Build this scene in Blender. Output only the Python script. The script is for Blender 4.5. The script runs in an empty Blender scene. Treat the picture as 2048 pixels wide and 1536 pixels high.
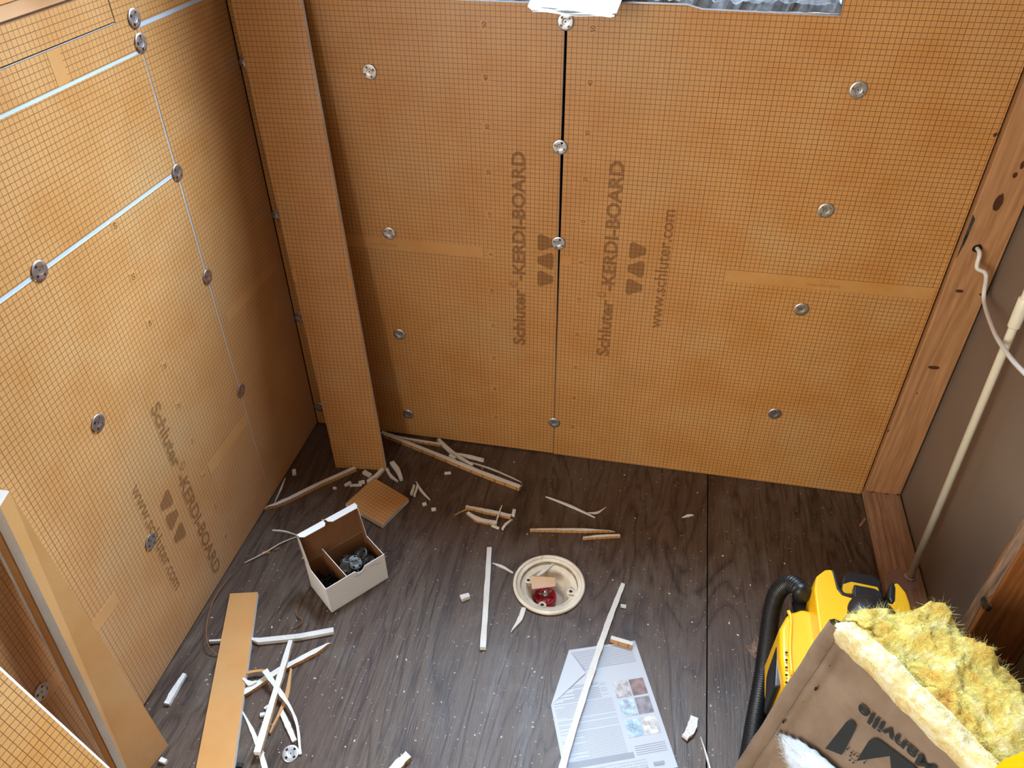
import bpy, bmesh, math, random
from mathutils import Vector, Matrix, noise
random.seed(7)
scene = bpy.context.scene
C = scene.collection

# ------------------------------------------------------------------ camera
FPX = 1542.9
CAM = Vector((0.9174, -1.5685, 1.4787))
YAW, PITCH, ROLL = -0.2083, 0.6611, -0.0123
_fw = Vector((math.sin(YAW)*math.cos(PITCH), math.cos(YAW)*math.cos(PITCH), -math.sin(PITCH)))
_rt = Vector((math.cos(YAW), -math.sin(YAW), 0)); _up = _rt.cross(_fw)
RT = _rt*math.cos(ROLL) + _up*math.sin(ROLL); UP = _up*math.cos(ROLL) - _rt*math.sin(ROLL)
cd = bpy.data.cameras.new('camera'); cam = bpy.data.objects.new('camera', cd); C.objects.link(cam)
cd.sensor_fit = 'HORIZONTAL'; cd.sensor_width = 36.0; cd.lens = FPX/2048*36; cd.clip_start = 0.02
m = Matrix((RT, UP, -_fw)).transposed().to_4x4(); m.translation = CAM
cam.matrix_world = m
scene.camera = cam

# ------------------------------------------------------------------ light
world = bpy.data.worlds.new('sky'); scene.world = world; world.use_nodes = True
world.node_tree.nodes['Background'].inputs['Color'].default_value = (0.62, 0.80, 1.0, 1)
world.node_tree.nodes['Background'].inputs['Strength'].default_value = 1.6

def area(name, loc, direction, sx, sy, power, col):
    l = bpy.data.lights.new(name, 'AREA'); l.shape = 'RECTANGLE'; l.size = sx; l.size_y = sy
    l.energy = power; l.color = col
    o = bpy.data.objects.new(name, l); C.objects.link(o); o.location = loc
    o.rotation_euler = Vector(direction).to_track_quat('-Z', 'Y').to_euler()
    return o
area('daylight_shower_window', (1.08, 0.94, 2.80), (-0.20, -1, -0.98), 2.0, 1.5, 840, (0.60, 0.79, 1.0))
area('daylight_room_window', (-0.80, -3.36, 1.40), (0.1, 1, -0.08), 1.3, 1.4, 82, (1.0, 0.93, 0.81))
scene.view_settings.view_transform = 'Standard'; scene.view_settings.look = 'None'
scene.view_settings.exposure = 0.18; scene.view_settings.gamma = 1.0
scene.view_settings.use_curve_mapping = False

# ------------------------------------------------------------------ layout helpers (where a seen point lies on a real plane)
def ray(u, v): return _fw + RT*((u-1024)/FPX) + UP*((768-v)/FPX)
def onp(u, v, ax, val):
    d = ray(u, v); return CAM + d*((val-CAM[ax])/d[ax])
def F(u, v, z=0.0): return onp(u, v, 2, z)
def B(u, v, y=0.0): return onp(u, v, 1, y)
def L(u, v, x=0.0): return onp(u, v, 0, x)

# ------------------------------------------------------------------ materials
def srgb(r, g, b):
    f = lambda c: (c/255/12.92) if c/255 <= 0.04045 else ((c/255+0.055)/1.055)**2.4
    return (f(r), f(g), f(b), 1)
class NT:
    def __init__(s, name, rough=0.6, spec=0.5, metal=0.0):
        s.m = bpy.data.materials.new(name); s.m.use_nodes = True
        s.t = s.m.node_tree; s.b = s.t.nodes['Principled BSDF']; s.out = s.t.nodes['Material Output']
        s.b.inputs['Roughness'].default_value = rough; s.b.inputs['Metallic'].default_value = metal
        s.b.inputs['Specular IOR Level'].default_value = spec
    def n(s, typ, **kw):
        nd = s.t.nodes.new(typ)
        for k, v in kw.items(): setattr(nd, k, v)
        return nd
    def set(s, sock, v):
        if hasattr(v, 'is_linked') or isinstance(v, bpy.types.NodeSocket): s.t.links.new(v, sock)
        else: sock.default_value = v
    def math(s, op, a, b=0.0, c=0.0):
        nd = s.n('ShaderNodeMath', operation=op)
        for i, v in enumerate((a, b, c)): s.set(nd.inputs[i], v)
        return nd.outputs[0]
    def coord(s, which='Object', scale=(1, 1, 1), rot=(0, 0, 0), loc=(0, 0, 0)):
        tc = s.n('ShaderNodeTexCoord'); mp = s.n('ShaderNodeMapping')
        mp.inputs['Scale'].default_value = scale; mp.inputs['Rotation'].default_value = rot; mp.inputs['Location'].default_value = loc
        s.t.links.new(tc.outputs[which], mp.inputs[0]); return mp.outputs[0]
    def noise(s, co, scale, detail=3, rough=0.55, dist=0.0):
        nd = s.n('ShaderNodeTexNoise'); s.t.links.new(co, nd.inputs['Vector'])
        nd.inputs['Scale'].default_value = scale; nd.inputs['Detail'].default_value = detail
        nd.inputs['Roughness'].default_value = rough; nd.inputs['Distortion'].default_value = dist
        return nd.outputs['Fac']
    def ramp(s, fac, stops):
        r = s.n('ShaderNodeValToRGB'); s.t.links.new(fac, r.inputs[0])
        while len(r.color_ramp.elements) < len(stops): r.color_ramp.elements.new(0.5)
        for e, (p, c) in zip(r.color_ramp.elements, stops): e.position = p; e.color = c if len(c) == 4 else (*c, 1)
        return r.outputs[0]
    def mix(s, fac, a, b, blend='MIX'):
        nd = s.n('ShaderNodeMix', data_type='RGBA', blend_type=blend)
        s.set(nd.inputs[0], fac); s.set(nd.inputs[6], a); s.set(nd.inputs[7], b); return nd.outputs[2]
    def col(s, v): s.set(s.b.inputs['Base Color'], v); return s
    def bump(s, h, strength=0.3, dist=0.002):
        nd = s.n('ShaderNodeBump'); nd.inputs['Strength'].default_value = strength; nd.inputs['Distance'].default_value = dist
        s.t.links.new(h, nd.inputs['Height']); s.t.links.new(nd.outputs[0], s.b.inputs['Normal']); return s
def simple(name, c, rough=0.6, spec=0.5, metal=0.0, var=0.0, vscale=20):
    s = NT(name, rough, spec, metal)
    if var:
        f = s.noise(s.coord(), vscale, 4)
        d = tuple(x*(1-var) for x in c[:3]) + (1,); l = tuple(min(1, x*(1+var)) for x in c[:3]) + (1,)
        s.col(s.ramp(f, [(0.3, d), (0.7, l)]))
    else: s.col(c)
    return s.m
M = {}
ORANGE, ORANGE2, TAN = srgb(206, 150, 84), srgb(198, 136, 64), srgb(200, 163, 108)
def fleece(name, grid):
    s = NT(name, 0.44, 0.8)
    co = s.coord('UV')
    f1 = s.noise(co, 9, 3, 0.55); f2 = s.noise(co, 4.0, 2, 0.5); f3 = s.noise(co, 420, 2, 0.6)
    c = s.ramp(f1, [(0.33, ORANGE2), (0.62, ORANGE)])
    c = s.mix(s.ramp(f2, [(0.52, (0, 0, 0)), (0.72, (0.55, 0.55, 0.55))]), c, TAN)
    c = s.mix(s.ramp(f3, [(0.35, (0.22, 0.22, 0.22)), (0.65, (0, 0, 0))]), c, srgb(172, 108, 50))
    if grid:
        sp = s.n('ShaderNodeSeparateXYZ'); s.t.links.new(co, sp.inputs[0])
        def line(o, per, half):
            d = s.math('ABSOLUTE', s.math('SUBTRACT', s.math('FRACT', s.math('DIVIDE', o, per)), 0.5))
            return s.math('GREATER_THAN', d, 0.5 - half/per)
        g = s.math('MAXIMUM', line(sp.outputs[0], 0.01, 0.00055), line(sp.outputs[1], 0.01, 0.00055))
        g2 = s.math('MAXIMUM', line(sp.outputs[0], 0.10, 0.0007), line(sp.outputs[1], 0.10, 0.0006))
        g = s.math('MULTIPLY', s.math('MAXIMUM', g, g2), 0.84)
        c = s.mix(g, c, srgb(110, 66, 28))
    s.col(c); s.bump(f3, 0.12, 0.0006)
    s.b.inputs['Sheen Weight'].default_value = 0.15; s.b.inputs['Sheen Roughness'].default_value = 0.5
    return s.m
M['grid'] = fleece('orange_gridded_fleece', True)
M['plain'] = fleece('orange_plain_fleece', False)
def foam():
    s = NT('white_foam', 0.75, 0.3); co = s.coord()
    f = s.noise(co, 260, 3); g = s.noise(co, 18, 2)
    s.col(s.mix(0.5, s.ramp(f, [(0.3, srgb(206, 200, 193)), (0.6, srgb(226, 223, 219))]), s.ramp(g, [(0.3, srgb(208, 202, 193)), (0.7, srgb(228, 226, 222))])))
    s.bump(f, 0.35, 0.001); return s.m
M['foam'] = foam()
M['filler'] = simple('pale_sealed_seam', srgb(188, 198, 210), 0.5, 0.5, var=0.05)
def ink(name, c, opacity):
    s = NT(name, 0.6, 0.3); s.col(c)
    tr = s.n('ShaderNodeBsdfTransparent'); mx = s.n('ShaderNodeMixShader'); mx.inputs[0].default_value = opacity
    s.t.links.new(tr.outputs[0], mx.inputs[1]); s.t.links.new(s.b.outputs[0], mx.inputs[2]); s.t.links.new(mx.outputs[0], s.out.inputs[0])
    return s.m
M['ink'] = ink('brown_printing_ink', srgb(120, 80, 44), 0.38)
M['inkdark'] = ink('dark_brown_printing_ink', srgb(96, 52, 20), 0.75)
def ply():
    s = NT('stained_plywood', 0.5, 0.35)
    co = s.coord('Object', (1, 0.075, 1)); raw = s.coord('Object')
    w = s.noise(s.coord('Object', (1, 0.16, 1)), 5.5, 3, 0.55, 0.9)
    bands = s.math('POWER', s.math('ABSOLUTE', s.math('SINE', s.math('MULTIPLY', w, 40.0))), 0.6)
    fine = s.noise(co, 190, 4, 0.7); mid = s.noise(co, 26, 3, 0.6); big = s.noise(raw, 3.2, 3, 0.6); blot = s.noise(raw, 9, 4, 0.65)
    g = s.math('ADD', s.math('MULTIPLY', s.math('SUBTRACT', bands, 0.6), 0.22), s.math('ADD', s.math('MULTIPLY', fine, 0.62), s.math('MULTIPLY', mid, 0.38)))
    c = s.ramp(g, [(0.33, srgb(42, 31, 24)), (0.50, srgb(78, 62, 50)), (0.66, srgb(98, 84, 72))])
    c = s.mix(s.ramp(big, [(0.38, (0, 0, 0)), (0.66, (0.5, 0.5, 0.5))]), c, srgb(72, 48, 38))
    c = s.mix(s.ramp(blot, [(0.56, (0, 0, 0)), (0.72, (0.28, 0.28, 0.28))]), c, srgb(120, 113, 106))
    sp = s.noise(raw, 160, 2, 0.4); c = s.mix(s.ramp(sp, [(0.70, (0, 0, 0)), (0.76, (0.7, 0.7, 0.7))]), c, srgb(190, 182, 172))
    dk = s.noise(raw, 75, 2, 0.5); c = s.mix(s.ramp(dk, [(0.72, (0, 0, 0)), (0.77, (0.85, 0.85, 0.85))]), c, srgb(26, 20, 18))
    s.col(c); s.bump(g, 0.5, 0.0022)
    s.set(s.b.inputs['Roughness'], s.math('ADD', s.math('MULTIPLY', mid, 0.28), 0.30))
    return s.m
M['ply'] = ply()
def lumber(name, dark, lightc, axis_scale, knots=True):
    s = NT(name, 0.55, 0.35); co = s.coord('Object', axis_scale); raw = s.coord('Object')
    w = s.noise(co, 7, 2, 0.5, 0.6); bands = s.math('SINE', s.math('MULTIPLY', w, 70.0)); fine = s.noise(co, 160, 3)
    g = s.math('ADD', s.math('MULTIPLY', bands, 0.09), fine)
    c = s.ramp(g, [(0.25, dark), (0.75, lightc)])
    blot = s.noise(raw, 11, 3, 0.6); c = s.mix(s.ramp(blot, [(0.55, (0, 0, 0)), (0.8, (0.5, 0.5, 0.5))]), c, dark)
    s.col(c); s.bump(g, 0.25, 0.0015); return s.m
M['pine_v'] = lumber('aged_pine_upright', srgb(158, 110, 70), srgb(190, 140, 96), (1, 1, 0.06))
M['pine_h'] = lumber('aged_pine_lying', srgb(136, 98, 74), srgb(184, 144, 114), (1, 0.06, 1))
M['pine_red'] = lumber('orange_stained_pine', srgb(100, 58, 26), srgb(146, 90, 44), (1, 1, 0.06))
M['weather'] = lumber('weathered_edge', srgb(70, 52, 42), srgb(150, 118, 92), (1, 1, 0.12))
M['dark'] = simple('dark_cavity', srgb(34, 26, 20), 0.9, 0.1, var=0.2)
M['knot'] = simple('dark_knot', srgb(78, 44, 24), 0.6, 0.3, var=0.3, vscale=120)
M['panel'] = simple('brown_hardboard', srgb(124, 108, 95), 0.42, 0.4, var=0.06, vscale=6)
M['plaster'] = simple('white_drywall', srgb(226, 222, 214), 0.8, 0.2, var=0.02)
M['gap_shade'] = simple('gap_shade_brown', srgb(84, 52, 28), 0.8, 0.2, var=0.2)  # shade of the niche gap painted brown over white foam edges
M['edge_dimmed'] = simple('dimmed_cut_edge', srgb(46, 39, 35), 0.9, 0.2, var=0.3, vscale=60)  # white foam edge, colour darkened to offset the strong window light
M['scuff_wear'] = ink('pale_scuffed_wear', srgb(190, 156, 148), 0.5)
M['scuff'] = simple('reddish_scuffed_wood', srgb(186, 148, 138), 0.8, 0.2, var=0.2, vscale=90)
M['steel'] = simple('zinc_steel', srgb(206, 208, 212), 0.40, 0.5, 1.0)
M['steel_shaded'] = simple('shade_darkened_steel', srgb(82, 80, 78), 0.42, 0.5, 1.0)  # box shade painted into the washer steel; the stud knot borrows it
M['black_screw'] = simple('black_screw_steel', srgb(40, 40, 42), 0.35, 0.5, 0.8)
M['recess'] = simple('screw_recess', srgb(20, 20, 20), 0.6, 0.3)
M['card_white'] = simple('white_card', srgb(240, 239, 238), 0.55, 0.4, var=0.02)
M['card_brown'] = simple('brown_card', srgb(134, 92, 60), 0.75, 0.2, var=0.06, vscale=60)
M['pvc'] = simple('cream_plastic_pipe', srgb(236, 228, 204), 0.35, 0.5, var=0.03)
M['cable'] = simple('white_cable_sheath', srgb(226, 222, 214), 0.4, 0.5)
M['yellow'] = simple('yellow_plastic', srgb(246, 184, 22), 0.34, 0.5, var=0.02)
M['black'] = simple('black_plastic', srgb(24, 25, 29), 0.36, 0.5)
M['rubber'] = simple('black_hose', srgb(18, 19, 22), 0.42, 0.5)
M['yellow_bag'] = simple('yellow_plastic_film', srgb(250, 222, 10), 0.3, 0.5)
M['red'] = simple('red_plastic', srgb(164, 22, 38), 0.35, 0.5, var=0.12, vscale=120)
M['paper'] = simple('white_paper', srgb(196, 200, 208), 0.75, 0.2)
M['paper_back'] = simple('white_paper_sheet', srgb(212, 218, 226), 0.6, 0.3)
M['print'] = ink('grey_print', srgb(96, 100, 112), 0.45)
M['printfaint'] = ink('faint_grey_print', srgb(128, 136, 150), 0.33)
M['kraft_ink'] = simple('black_kraft_ink', srgb(38, 42, 44), 0.6, 0.3, var=0.1, vscale=200)
def kraft():
    s = NT('kraft_paper', 0.52, 0.35); co = s.coord()
    f = s.noise(co, 14, 4, 0.6); g = s.noise(co, 260, 2)
    c = s.ramp(f, [(0.3, srgb(120, 99, 82)), (0.7, srgb(148, 128, 110))])
    s.col(s.mix(s.ramp(g, [(0.7, (0, 0, 0)), (0.78, (0.5, 0.5, 0.5))]), c, srgb(110, 84, 62))); s.bump(f, 0.5, 0.006); return s.m
M['kraft'] = kraft()
def glasswool():
    s = NT('yellow_glass_wool', 0.95, 0.1); co = s.coord()
    f = s.noise(co, 16, 5, 0.65, 0.7); g = s.noise(co, 120, 4, 0.7, 1.2)
    c = s.ramp(f, [(0.34, srgb(206, 142, 62)), (0.44, srgb(222, 184, 88)), (0.55, srgb(232, 216, 118)), (0.70, srgb(244, 238, 188))])
    c = s.mix(s.ramp(g, [(0.42, (0.4, 0.4, 0.4)), (0.62, (0, 0, 0))]), c, srgb(206, 160, 74))
    s.col(c); s.bump(g, 1.0, 0.006)
    s.b.inputs['Subsurface Weight'].default_value = 0.12; s.b.inputs['Subsurface Radius'].default_value = (0.02, 0.016, 0.006); s.b.inputs['Subsurface Scale'].default_value = 0.6
    return s.m
M['wool'] = glasswool()
_s = NT('pale_glass_wool', 0.95, 0.1); _co = _s.coord()
_s.col(_s.ramp(_s.noise(_co, 45, 5, 0.65, 0.8), [(0.32, srgb(226, 190, 112)), (0.48, srgb(238, 222, 168)), (0.64, srgb(244, 238, 214))])); _s.bump(_s.noise(_co, 160, 4, 0.7, 1.0), 0.8, 0.004)
M['wool_pale'] = _s.m
M['wool_fibre'] = simple('pale_yellow_fibre', srgb(240, 230, 158), 0.8, 0.2)
M['tuft'] = simple('white_fibre_tuft', srgb(206, 214, 222), 0.95, 0.1, var=0.05, vscale=60)
M['mortar'] = simple('grey_rough_mortar', srgb(62, 59, 58), 0.95, 0.1, var=0.5, vscale=50)
M['white_paint'] = simple('white_sash_paint', srgb(232, 232, 230), 0.4, 0.4)
def ringmat():
    s = NT('stained_cream_plastic', 0.4, 0.45); co = s.coord()
    f = s.noise(co, 55, 5, 0.7, 0.8); g = s.noise(co, 22, 3, 0.6)
    c = s.ramp(g, [(0.35, srgb(214, 200, 178)), (0.65, srgb(238, 230, 212))])
    c = s.mix(s.ramp(f, [(0.60, (0, 0, 0)), (0.72, (0.75, 0.75, 0.75))]), c, srgb(112, 86, 62))
    s.col(c); return s.m
M['ring'] = ringmat()
M['grime'] = simple('brown_grime', srgb(150, 132, 112), 0.8, 0.2, var=0.4, vscale=70)
M['rust'] = ink('rusty_stain', srgb(150, 92, 40), 0.6)
def glassmat():
    s = NT('window_glass', 0.05, 0.5); tr = s.n('ShaderNodeBsdfTransparent'); gl = s.n('ShaderNodeBsdfGlossy'); gl.inputs['Roughness'].default_value = 0.02
    mx = s.n('ShaderNodeMixShader'); mx.inputs[0].default_value = 0.06
    s.t.links.new(tr.outputs[0], mx.inputs[1]); s.t.links.new(gl.outputs[0], mx.inputs[2]); s.t.links.new(mx.outputs[0], s.out.inputs[0]); return s.m
M['glass'] = glassmat()
for k, c in dict(ph1=(176, 168, 168), ph2=(134, 104, 98), ph3=(172, 188, 200), ph4=(134, 124, 130), ph5=(160, 182, 200), ph6=(196, 190, 184)).items():
    s = NT('printed_picture_' + k, 0.5, 0.4); f = s.noise(s.coord(), 70, 3, 0.6)
    a = srgb(*c); b = srgb(*[min(255, int(x*1.18)) for x in c]); d = srgb(*[int(x*0.8) for x in c])
    s.col(s.ramp(f, [(0.36, d), (0.5, a), (0.66, b)])); M[k] = s.m

# ------------------------------------------------------------------ mesh helpers
def link(name, me, parent=None, mats=None):
    o = bpy.data.objects.new(name, me); C.objects.link(o)
    if mats:
        for k in mats: me.materials.append(M[k])
    if parent: o.parent = parent
    return o
def mesh(name, vs, fs, mats, parent=None, idx=None, smooth=False, uvs=None):
    me = bpy.data.meshes.new(name); me.from_pydata([tuple(v) for v in vs], [], fs)
    o = link(name, me, parent, mats)
    if idx:
        for p, i in zip(me.polygons, idx): p.material_index = i
    if smooth:
        for p in me.polygons: p.use_smooth = True
    if uvs:
        ul = me.uv_layers.new(name='UVMap')
        for p in me.polygons:
            for li in p.loop_indices: ul.data[li].uv = uvs[me.loops[li].vertex_index]
    me.update(); return o
def empty(name, loc=(0, 0, 0)):
    o = bpy.data.objects.new(name, None); C.objects.link(o); o.location = loc; o.empty_display_size = 0.05
    return o
def tag(o, label, cat, group=None, kind=None):
    o['label'] = label; o['category'] = cat
    if group: o['group'] = group
    if kind: o['kind'] = kind
    return o
def struct(o, label=None):
    o['kind'] = 'structure'
    if label: o['label'] = label
    return o
def prism(name, front, thick, mats, parent=None, uo=(0, 0), ud=None, side_uv=False):
    """polygon `front` (3-D points, counter-clockwise seen from outside) pushed back by vector thick.
    mats = face, back, edge.  UVs in metres along ud and its perpendicular."""
    n = len(front); front = [Vector(p) for p in front]
    vs = front + [p + thick for p in front]
    fs = [list(range(n)), list(range(2*n-1, n-1, -1))] + [[i, n+i, n+(i+1) % n, (i+1) % n] for i in range(n)]
    nrm = -Vector(thick).normalized()
    u = Vector(ud).normalized() if ud else (front[1]-front[0]).normalized()
    v = nrm.cross(u)
    uvs = [(p.dot(u)-uo[0], p.dot(v)-uo[1]) for p in vs]
    mm = []; ids = []
    for k in mats:
        if k not in mm: mm.append(k)
        ids.append(mm.index(k))
    return mesh(name, vs, fs, mm, parent, [ids[0], ids[1]] + [ids[2]]*n, uvs=uvs)
def box(name, lo, hi, mat, parent=None, bev=0):
    x0, y0, z0 = lo; x1, y1, z1 = hi
    vs = [(x, y, z) for z in (z0, z1) for x, y in ((x0, y0), (x1, y0), (x1, y1), (x0, y1))]
    fs = [[3, 2, 1, 0], [4, 5, 6, 7], [0, 1, 5, 4], [1, 2, 6, 5], [2, 3, 7, 6], [3, 0, 4, 7]]
    o = mesh(name, vs, fs, [mat], parent)
    if bev: bevel(o, bev)
    return o
def bevel(o, w, seg=2, ang=35):
    md = o.modifiers.new('bevel', 'BEVEL'); md.width = w; md.segments = seg; md.limit_method = 'ANGLE'; md.angle_limit = math.radians(ang)
    for p in o.data.polygons: p.use_smooth = True
    o.modifiers.new('normals', 'WEIGHTED_NORMAL')
def lathe(name, prof, mat, parent=None, loc=(0, 0, 0), seg=48, smooth=True, axis=(0, 0, 1)):
    vs = []; fs = []
    for r, z in prof:
        for k in range(seg):
            a = 2*math.pi*k/seg; vs.append(Vector((r*math.cos(a), r*math.sin(a), z)))
    for j in range(len(prof)-1):
        for k in range(seg):
            a, b = j*seg+k, j*seg+(k+1) % seg
            fs.append([a, b, b+seg, a+seg])
    q = Vector((0, 0, 1)).rotation_difference(Vector(axis).normalized())
    return mesh(name, [q @ v + Vector(loc) for v in vs], fs, [mat], parent, smooth=smooth)
def catmull(pts, per=8):
    pts = [Vector(p) for p in pts]; P = [pts[0]*2-pts[1]] + pts + [pts[-1]*2-pts[-2]]; out = []
    for i in range(1, len(P)-2):
        for k in range(per):
            t = k/per; a, b, c, d = P[i-1], P[i], P[i+1], P[i+2]
            out.append(0.5*((2*b)+(c-a)*t+(2*a-5*b+4*c-d)*t*t+(3*b-a-3*c+d)*t**3))
    return out + [pts[-1]]
def tube(name, pts, r, mat, parent=None, seg=12, caps=True, rfun=None):
    pts = [Vector(p) for p in pts]; vs = []; fs = []; ref = None
    for i, p in enumerate(pts):
        t = (pts[min(i+1, len(pts)-1)]-pts[max(i-1, 0)]).normalized()
        if ref is None: ref = t.orthogonal().normalized()
        ref = (ref - t*ref.dot(t)).normalized(); b = t.cross(ref)
        rr = rfun(i, len(pts)) if rfun else r
        for k in range(seg):
            a = 2*math.pi*k/seg; vs.append(p + (ref*math.cos(a)+b*math.sin(a))*rr)
    for i in range(len(pts)-1):
        for k in range(seg):
            a, b = i*seg+k, i*seg+(k+1) % seg; fs.append([a, b, b+seg, a+seg])
    if caps: fs += [list(range(seg-1, -1, -1)), list(range((len(pts)-1)*seg, len(pts)*seg))]
    return mesh(name, vs, fs, [mat], parent, smooth=True)
_tc = {}
def text_mesh(body, bold=0.0):
    if (body, bold) in _tc: return _tc[(body, bold)]
    cu = bpy.data.curves.new('txt', 'FONT'); cu.body = body; cu.size = 1; cu.offset = bold; cu.resolution_u = 3
    to = bpy.data.objects.new('txt', cu); C.objects.link(to); bpy.context.view_layer.update()
    me = bpy.data.meshes.new_from_object(to.evaluated_get(bpy.context.evaluated_depsgraph_get()))
    bpy.data.objects.remove(to); bpy.data.curves.remove(cu)
    vs = [v.co.copy() for v in me.vertices]; fs = [list(p.vertices) for p in me.polygons]; bpy.data.meshes.remove(me)
    x0, x1 = min(v.x for v in vs), max(v.x for v in vs); cap = 0.73
    _tc[(body, bold)] = ([((v.x-x0)/(x1-x0), v.y/cap) for v in vs], fs); return _tc[(body, bold)]
def lettering(name, body, org, xd, yd, length, height, mat, parent, bold=0.0):
    vs, fs = text_mesh(body, bold); org, xd, yd = Vector(org), Vector(xd).normalized(), Vector(yd).normalized()
    return mesh(name, [org + xd*(a*length) + yd*(b*height) for a, b in vs], fs, [mat], parent)
def polyset(name, polys, mat, parent):
    vs, fs = [], []
    for p in polys: fs.append(list(range(len(vs), len(vs)+len(p)))); vs += p
    return mesh(name, vs, fs, [mat], parent)
def nz(p, s, seed=0): return noise.noise(Vector(p)*s + Vector((seed*7.3, seed*3.1, seed*1.7)))

# ------------------------------------------------------------------ washers (shared mesh)
def washer_mesh():
    seg = 40; rr = [(0.0, -0.0004), (0.0014, -0.0004), (0.0032, 0.0006), (0.0042, 0.0000), (0.0056, 0.0009), (0.0082, 0.0010), (0.0125, 0.0009), (0.0152, 0.0008), (0.0160, 0.0)]
    vs, fs, ids = [], [], []
    for r, z in rr:
        for k in range(seg): a = 2*math.pi*k/seg; vs.append((r*math.cos(a), r*math.sin(a), z + 0.0006))
    for j in range(len(rr)-1):
        for k in range(seg):
            if j == 5 and k % 10 in (0, 1, 2): continue
            a, b = j*seg+k, j*seg+(k+1) % seg; fs.append([a, b, b+seg, a+seg]); ids.append(1 if j == 0 else 0)
    me = bpy.data.meshes.new('washer'); me.from_pydata(vs, [], fs)
    for k in ('steel', 'recess'): me.materials.append(M[k])
    for p, i in zip(me.polygons, ids): p.material_index = i; p.use_smooth = True
    return me
WASH = washer_mesh(); WASHD = WASH.copy(); WASHD.materials[0] = M['steel_shaded']
def washer(loc, nrm, parent=None, name='washer'):
    o = bpy.data.objects.new(name, WASH); C.objects.link(o)
    q = Vector((0, 0, 1)).rotation_difference(Vector(nrm)); q = q @ Matrix.Rotation(random.uniform(0, 6.28), 3, 'Z').to_quaternion()
    o.rotation_mode = 'QUATERNION'; o.rotation_quaternion = q; o.location = loc
    if parent: o.parent = parent
    return o

# ================================================================== SETTING
# floor: dark base with plywood sheets, a hole for the drain
DC, DR = Vector((0.762, -0.443, 0)), 0.083
floor = struct(box('floor', (-1.7, -3.4, -0.16), (1.7, 0.2, -0.13), 'dark'))
def sheet_with_hole(x0, x1, y0, y1, parent, hole=None):
    bm = bmesh.new()
    def loop(pts):
        vs = [bm.verts.new(p) for p in pts]
        return [bm.edges.new((vs[i], vs[(i+1) % len(vs)])) for i in range(len(vs))]
    e = loop([(x0, y0, 0), (x1, y0, 0), (x1, y1, 0), (x0, y1, 0)])
    if hole: e += loop([(hole.x+0.076*math.cos(a), hole.y+0.076*math.sin(a), 0) for a in [2*math.pi*k/40 for k in range(40)]])
    bmesh.ops.triangle_fill(bm, edges=e, use_beauty=True)
    bmesh.ops.recalc_face_normals(bm, faces=bm.faces)
    if bm.faces[:][0].normal.z < 0: bmesh.ops.reverse_faces(bm, faces=bm.faces[:])
    r = bmesh.ops.extrude_face_region(bm, geom=bm.faces[:])
    bmesh.ops.translate(bm, verts=[v for v in r['geom'] if isinstance(v, bmesh.types.BMVert)], vec=(0, 0, -0.018))
    bmesh.ops.recalc_face_normals(bm, faces=bm.faces)
    me = bpy.data.meshes.new('plywood_sheet'); bm.to_mesh(me); bm.free()
    return link('plywood_sheet', me, parent, ['ply'])
sheet_with_hole(-0.055, 1.1225, -1.22, 0.054, floor, DC)
sheet_with_hole(1.1255, 1.64, -1.22, 0.054, floor)
box('joist', (1.10, -1.22, -0.128), (1.145, 0.054, -0.0185), 'dark', floor)
box('plywood_sheet', (-1.6, -3.3, -0.018), (1.64, -1.222, 0.0), 'ply', floor)
# bare splintered patch beside the hose
c = F(1508, 1292)
pts = [(1490, 1292), (1504, 1288), (1512, 1270), (1522, 1284), (1540, 1300), (1530, 1330), (1520, 1310), (1508, 1318)]
mesh('splintered_patch', [F(u, v, 0.0012) for u, v in pts], [list(range(7, -1, -1))], ['weather'], floor)

# ceiling and the rest of the room behind the camera
struct(box('ceiling', (-1.6, -3.3, 2.4), (1.64, 0.05, 2.43), 'plaster'))
rear = struct(box('wall_rear', (-1.6, -3.34, 0), (-1.50, -3.30, 2.4), 'plaster'))
box('wall_segment', (-0.10, -3.34, 0), (1.64, -3.30, 2.4), 'plaster', rear)
box('wall_segment', (-1.50, -3.34, 2.12), (-0.10, -3.30, 2.4), 'plaster', rear)
box('wall_segment', (-1.50, -3.34, 0), (-0.10, -3.30, 0.55), 'plaster', rear)
struct(box('wall_outer_left', (-1.64, -3.3, 0), (-1.60, -1.12, 2.4), 'plaster'))
struct(box('wall_return', (-1.60, -1.16, 0), (-0.06, -1.123, 2.4), 'plaster'))
struct(box('wall_end', (-0.06, -1.50, 0), (-0.012, -1.123, 2.4), 'plaster'))

# ---- back wall
back = struct(box('wall_back', (-0.12, 0.055, -0.13), (1.66, 0.075, 1.15), 'dark'))
box('wall_segment', (-0.12, 0.055, 1.15), (0.33, 0.075, 2.4), 'dark', back)
box('wall_segment', (1.20, 0.055, 1.15), (1.64, 0.075, 2.4), 'dark', back)
box('wall_segment', (0.33, 0.055, 2.1), (1.20, 0.075, 2.4), 'dark', back)
TH = Vector((0, 0.0127, 0))
def bboard(poly, parent=back):
    return prism('backer_board', [(x, 0, z) for x, z in poly], TH, ('grid', 'plain', 'foam'), parent, ud=(1, 0, 0), uo=(0.0023, 0.005))
bl = bboard([(0.002, 0.004), (0.6995, 0.004), (0.6985, 0.30), (0.6965, 0.65), (0.6955, 0.85), (0.6965, 1.151), (0.33, 1.152), (0.33, 2.39), (0.002, 2.39)])
br = bboard([(0.7012, 0.002), (1.5155, 0.002), (1.5155, 2.39), (1.193, 2.39), (1.190, 1.147), (0.95, 1.150), (0.92, 1.157), (0.7022, 1.157), (0.7025, 0.85), (0.7015, 0.55), (0.7008, 0.25)])
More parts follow.
